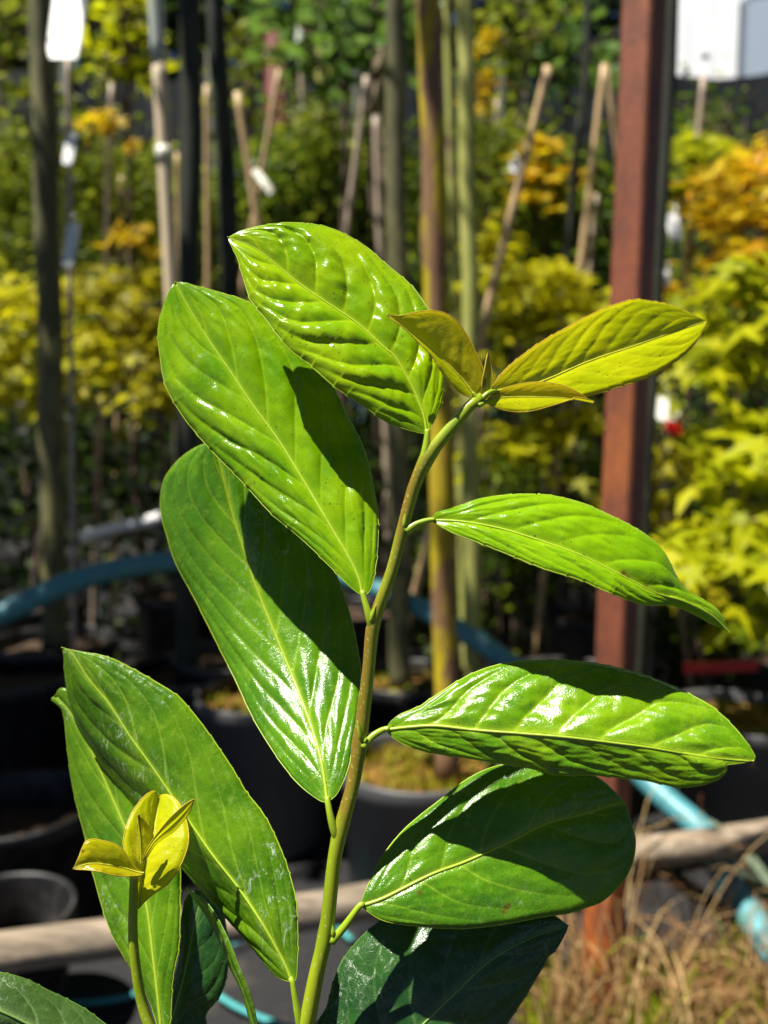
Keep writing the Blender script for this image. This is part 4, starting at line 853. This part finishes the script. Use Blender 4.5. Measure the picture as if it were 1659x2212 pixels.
v, f = box(((X0 + X1) / 2, Yw + 2, H / 2), (X1 - X0, 3.8, H - .02)); obj('wall_core', v, f, M['white_wall'], t, smooth=False)
v, f = box((4.85, Yw - .04, 4.9), (.95, .08, 1.85)); w_ = obj('window', v, f, M['frame_blue'], t, smooth=False)
for q in (-.22, .22): v, f = box((4.85 + q, Yw - .085, 4.9), (.40, .012, 1.7)); obj('pane', v, f, M['glass'], w_, smooth=False)
v, f = box(((X0 + X1) / 2, Yw + 1.9, H + .1), (X1 - X0 + .4, 4.6, .2)); obj('roof', v, f, M['net'], t, smooth=False); t.rotation_euler.z = R(-35)
# dark mixed hedge on both sides of the fence
Q = []; rs = np.random.RandomState(5)
for _ in range(34000):
    x = rs.uniform(-10.5, 7.5); y = 7.3 + abs(rs.normal(0, .5)); hmax = 4.9 + 1.2 * noise.noise(Vector((x * .7, 2, 0))) + .5 * noise.noise(Vector((x * 2.3, 5, 0)))
    if 2.2 < x < 4.9: hmax = min(hmax, 2.7)
    z = rs.uniform(.25, 1) ** .8 * hmax; Q.append((x, y, z))
mb = bulk(np.array(Q), rs, rs.uniform(.12, .22, len(Q)), rs.uniform(.045, .07, len(Q)), .2)
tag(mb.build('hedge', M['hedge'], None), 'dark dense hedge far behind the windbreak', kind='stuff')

# ------------------------------------------------------------------ dry grass and weeds at lower right
M['straw'] = foliage_mat('dry_grass', [(0, (.16, .055, .03)), (.35, (.42, .23, .09)), (1, (.66, .48, .22))], (.5, .32, .15), .2, .6)
M['weed'] = foliage_mat('weed_green', [(0, (.12, .10, .012)), (.5, (.20, .24, .012)), (1, (.36, .42, .02))], (.45, .5, .02), .35)
M['blue_leaf'] = foliage_mat('blue_green_leaf', [(0, (.12, .18, .12)), (1, (.24, .30, .20))], (.3, .4, .2), .2)
def stalk(mb, p, rs, ln, r, droop):
    a = rs.uniform(0, 6.28); h = np.array([math.cos(a), math.sin(a), 0]); pts = [p, p + np.array([0, 0, ln * .45]) + h * ln * droop * .25, p + np.array([0, 0, ln * .8]) + h * ln * droop * .8, p + np.array([0, 0, ln * (.95 - droop * .3)]) + h * ln * droop * 1.4]
    tv, tf, _, _ = tube(spline(pts, 9), np.linspace(r, r * .25, 9), 4, cap=False); mb.add(tv, tf, 0, rnd=rs.uniform())
mb = MB(); mw = MB(); rs = np.random.RandomState(8)
for _ in range(170):
    u, v_ = rs.uniform(1140, 1800), rs.uniform(2130, 2420); p = PZ(u, v_, .0)
    for _k in range(2): stalk(mb, p + rs.normal(0, .012, 3) * [1, 1, 0], rs, rs.uniform(.06, .26), rs.uniform(.0010, .0032), rs.uniform(.05, .6))
for _ in range(70):
    u, v_ = rs.uniform(1180, 1790), rs.uniform(2080, 2300); stalk(mb, PZ(u, v_, .0), rs, rs.uniform(.2, .40), rs.uniform(.0010, .0022), rs.uniform(.1, .55))
for _ in range(90):
    u, v_ = rs.uniform(1180, 1790), rs.uniform(2100, 2400); stalk(mw, PZ(u, v_, .0), rs, rs.uniform(.08, .2), rs.uniform(.0014, .003), rs.uniform(.1, .5))
for _ in range(5200):
    u, v_ = rs.uniform(1150, 1850), rs.uniform(2120, 2460); p = PZ(u, v_, .0); k = noise.noise(Vector((p[0] * 9, p[1] * 9, 2)))
    if k > -.2: blade(mw, p + [0, 0, .0], rs, rs.uniform(.02, .075), rs.uniform(.002, .005), .8)
    elif k < -.3: blade(mb, p, rs, rs.uniform(.03, .07), rs.uniform(.001, .002), 1.0)
tag(mb.build('dry_grass', M['straw'], None), 'dry tan grass stalks in the lower right corner', kind='stuff')
tag(mw.build('moss_carpet', M['weed'], None), 'low green moss and weeds under the dry grass', kind='stuff')
def strap_leaf(mb, p, d, ln, w, rs):
    d = norm(np.array(d)); sd = norm(np.cross(d, [0, 1, .3])); n = 7; v = []
    for i in range(n):
        s_ = i / (n - 1); c = p + d * ln * s_ + np.array([0, 0, -.35 * ln * s_ ** 2]); ww = w * math.sin(math.pi * (.12 + .86 * s_)) ; v += [c - sd * ww, c + [0, 0, -ww * .4], c + sd * ww]
    mb.add(v, [(3 * i + j, 3 * i + j + 1, 3 * i + j + 4, 3 * i + j + 3) for i in range(n - 1) for j in range(2)], 0, rnd=rs.uniform())
c = PZ(1720, 2010, 0.0); t = empty('strap_plant', c, 'grey-green strap-leaved weed by the hose at the right edge', 'plant')
for k in range(9):
    a = 2.2 + k * .42; m = MB(); strap_leaf(m, c + [0, 0, .01], (math.cos(a) * .8, math.sin(a) * .5, .9), rs.uniform(.2, .32), .009, rs); m.build('leaf', M['blue_leaf'], t)
c = PZ(1370, 2290, 0.0); t = empty('grass_tuft', c, 'fresh green grass blades among the dry stalks', 'grass')
for k in range(6): m = MB(); strap_leaf(m, c, (rs.normal(0, .3), rs.normal(0, .2), 1), rs.uniform(.08, .16), .004, rs); m.build('blade', M['weed'], t)
# teal marker threads on the matting
M['thread'] = plain_mat('thread_teal', (.05, .30, .30), .7)
for lab, pl in (('frayed teal thread on the matting right of the edge-on leaf', [(470, 2150), (520, 2180), (600, 2212), (690, 2240)]), ('teal thread on the matting behind the folded leaf', [(500, 2040), (560, 2020), (640, 1990), (700, 1985), (760, 2030)]), ('teal thread on the matting at the far lower left', [(130, 2170), (240, 2160), (300, 2145)])):
    pts = spline([PZ(u, v_, .008) for u, v_ in pl], 26); tv, tf, _, _ = tube(pts, .0045, 6, rough=.5); tag(obj('marker_thread', tv, tf, M['thread']), lab, 'thread', 'teal threads in the matting')
# the front shrub's own pot, below the frame
pot(root_xy[0], root_xy[1] + .01, .13, .30, 'black pot of the front shrub, below the picture', 'pot', 'soil', .03)
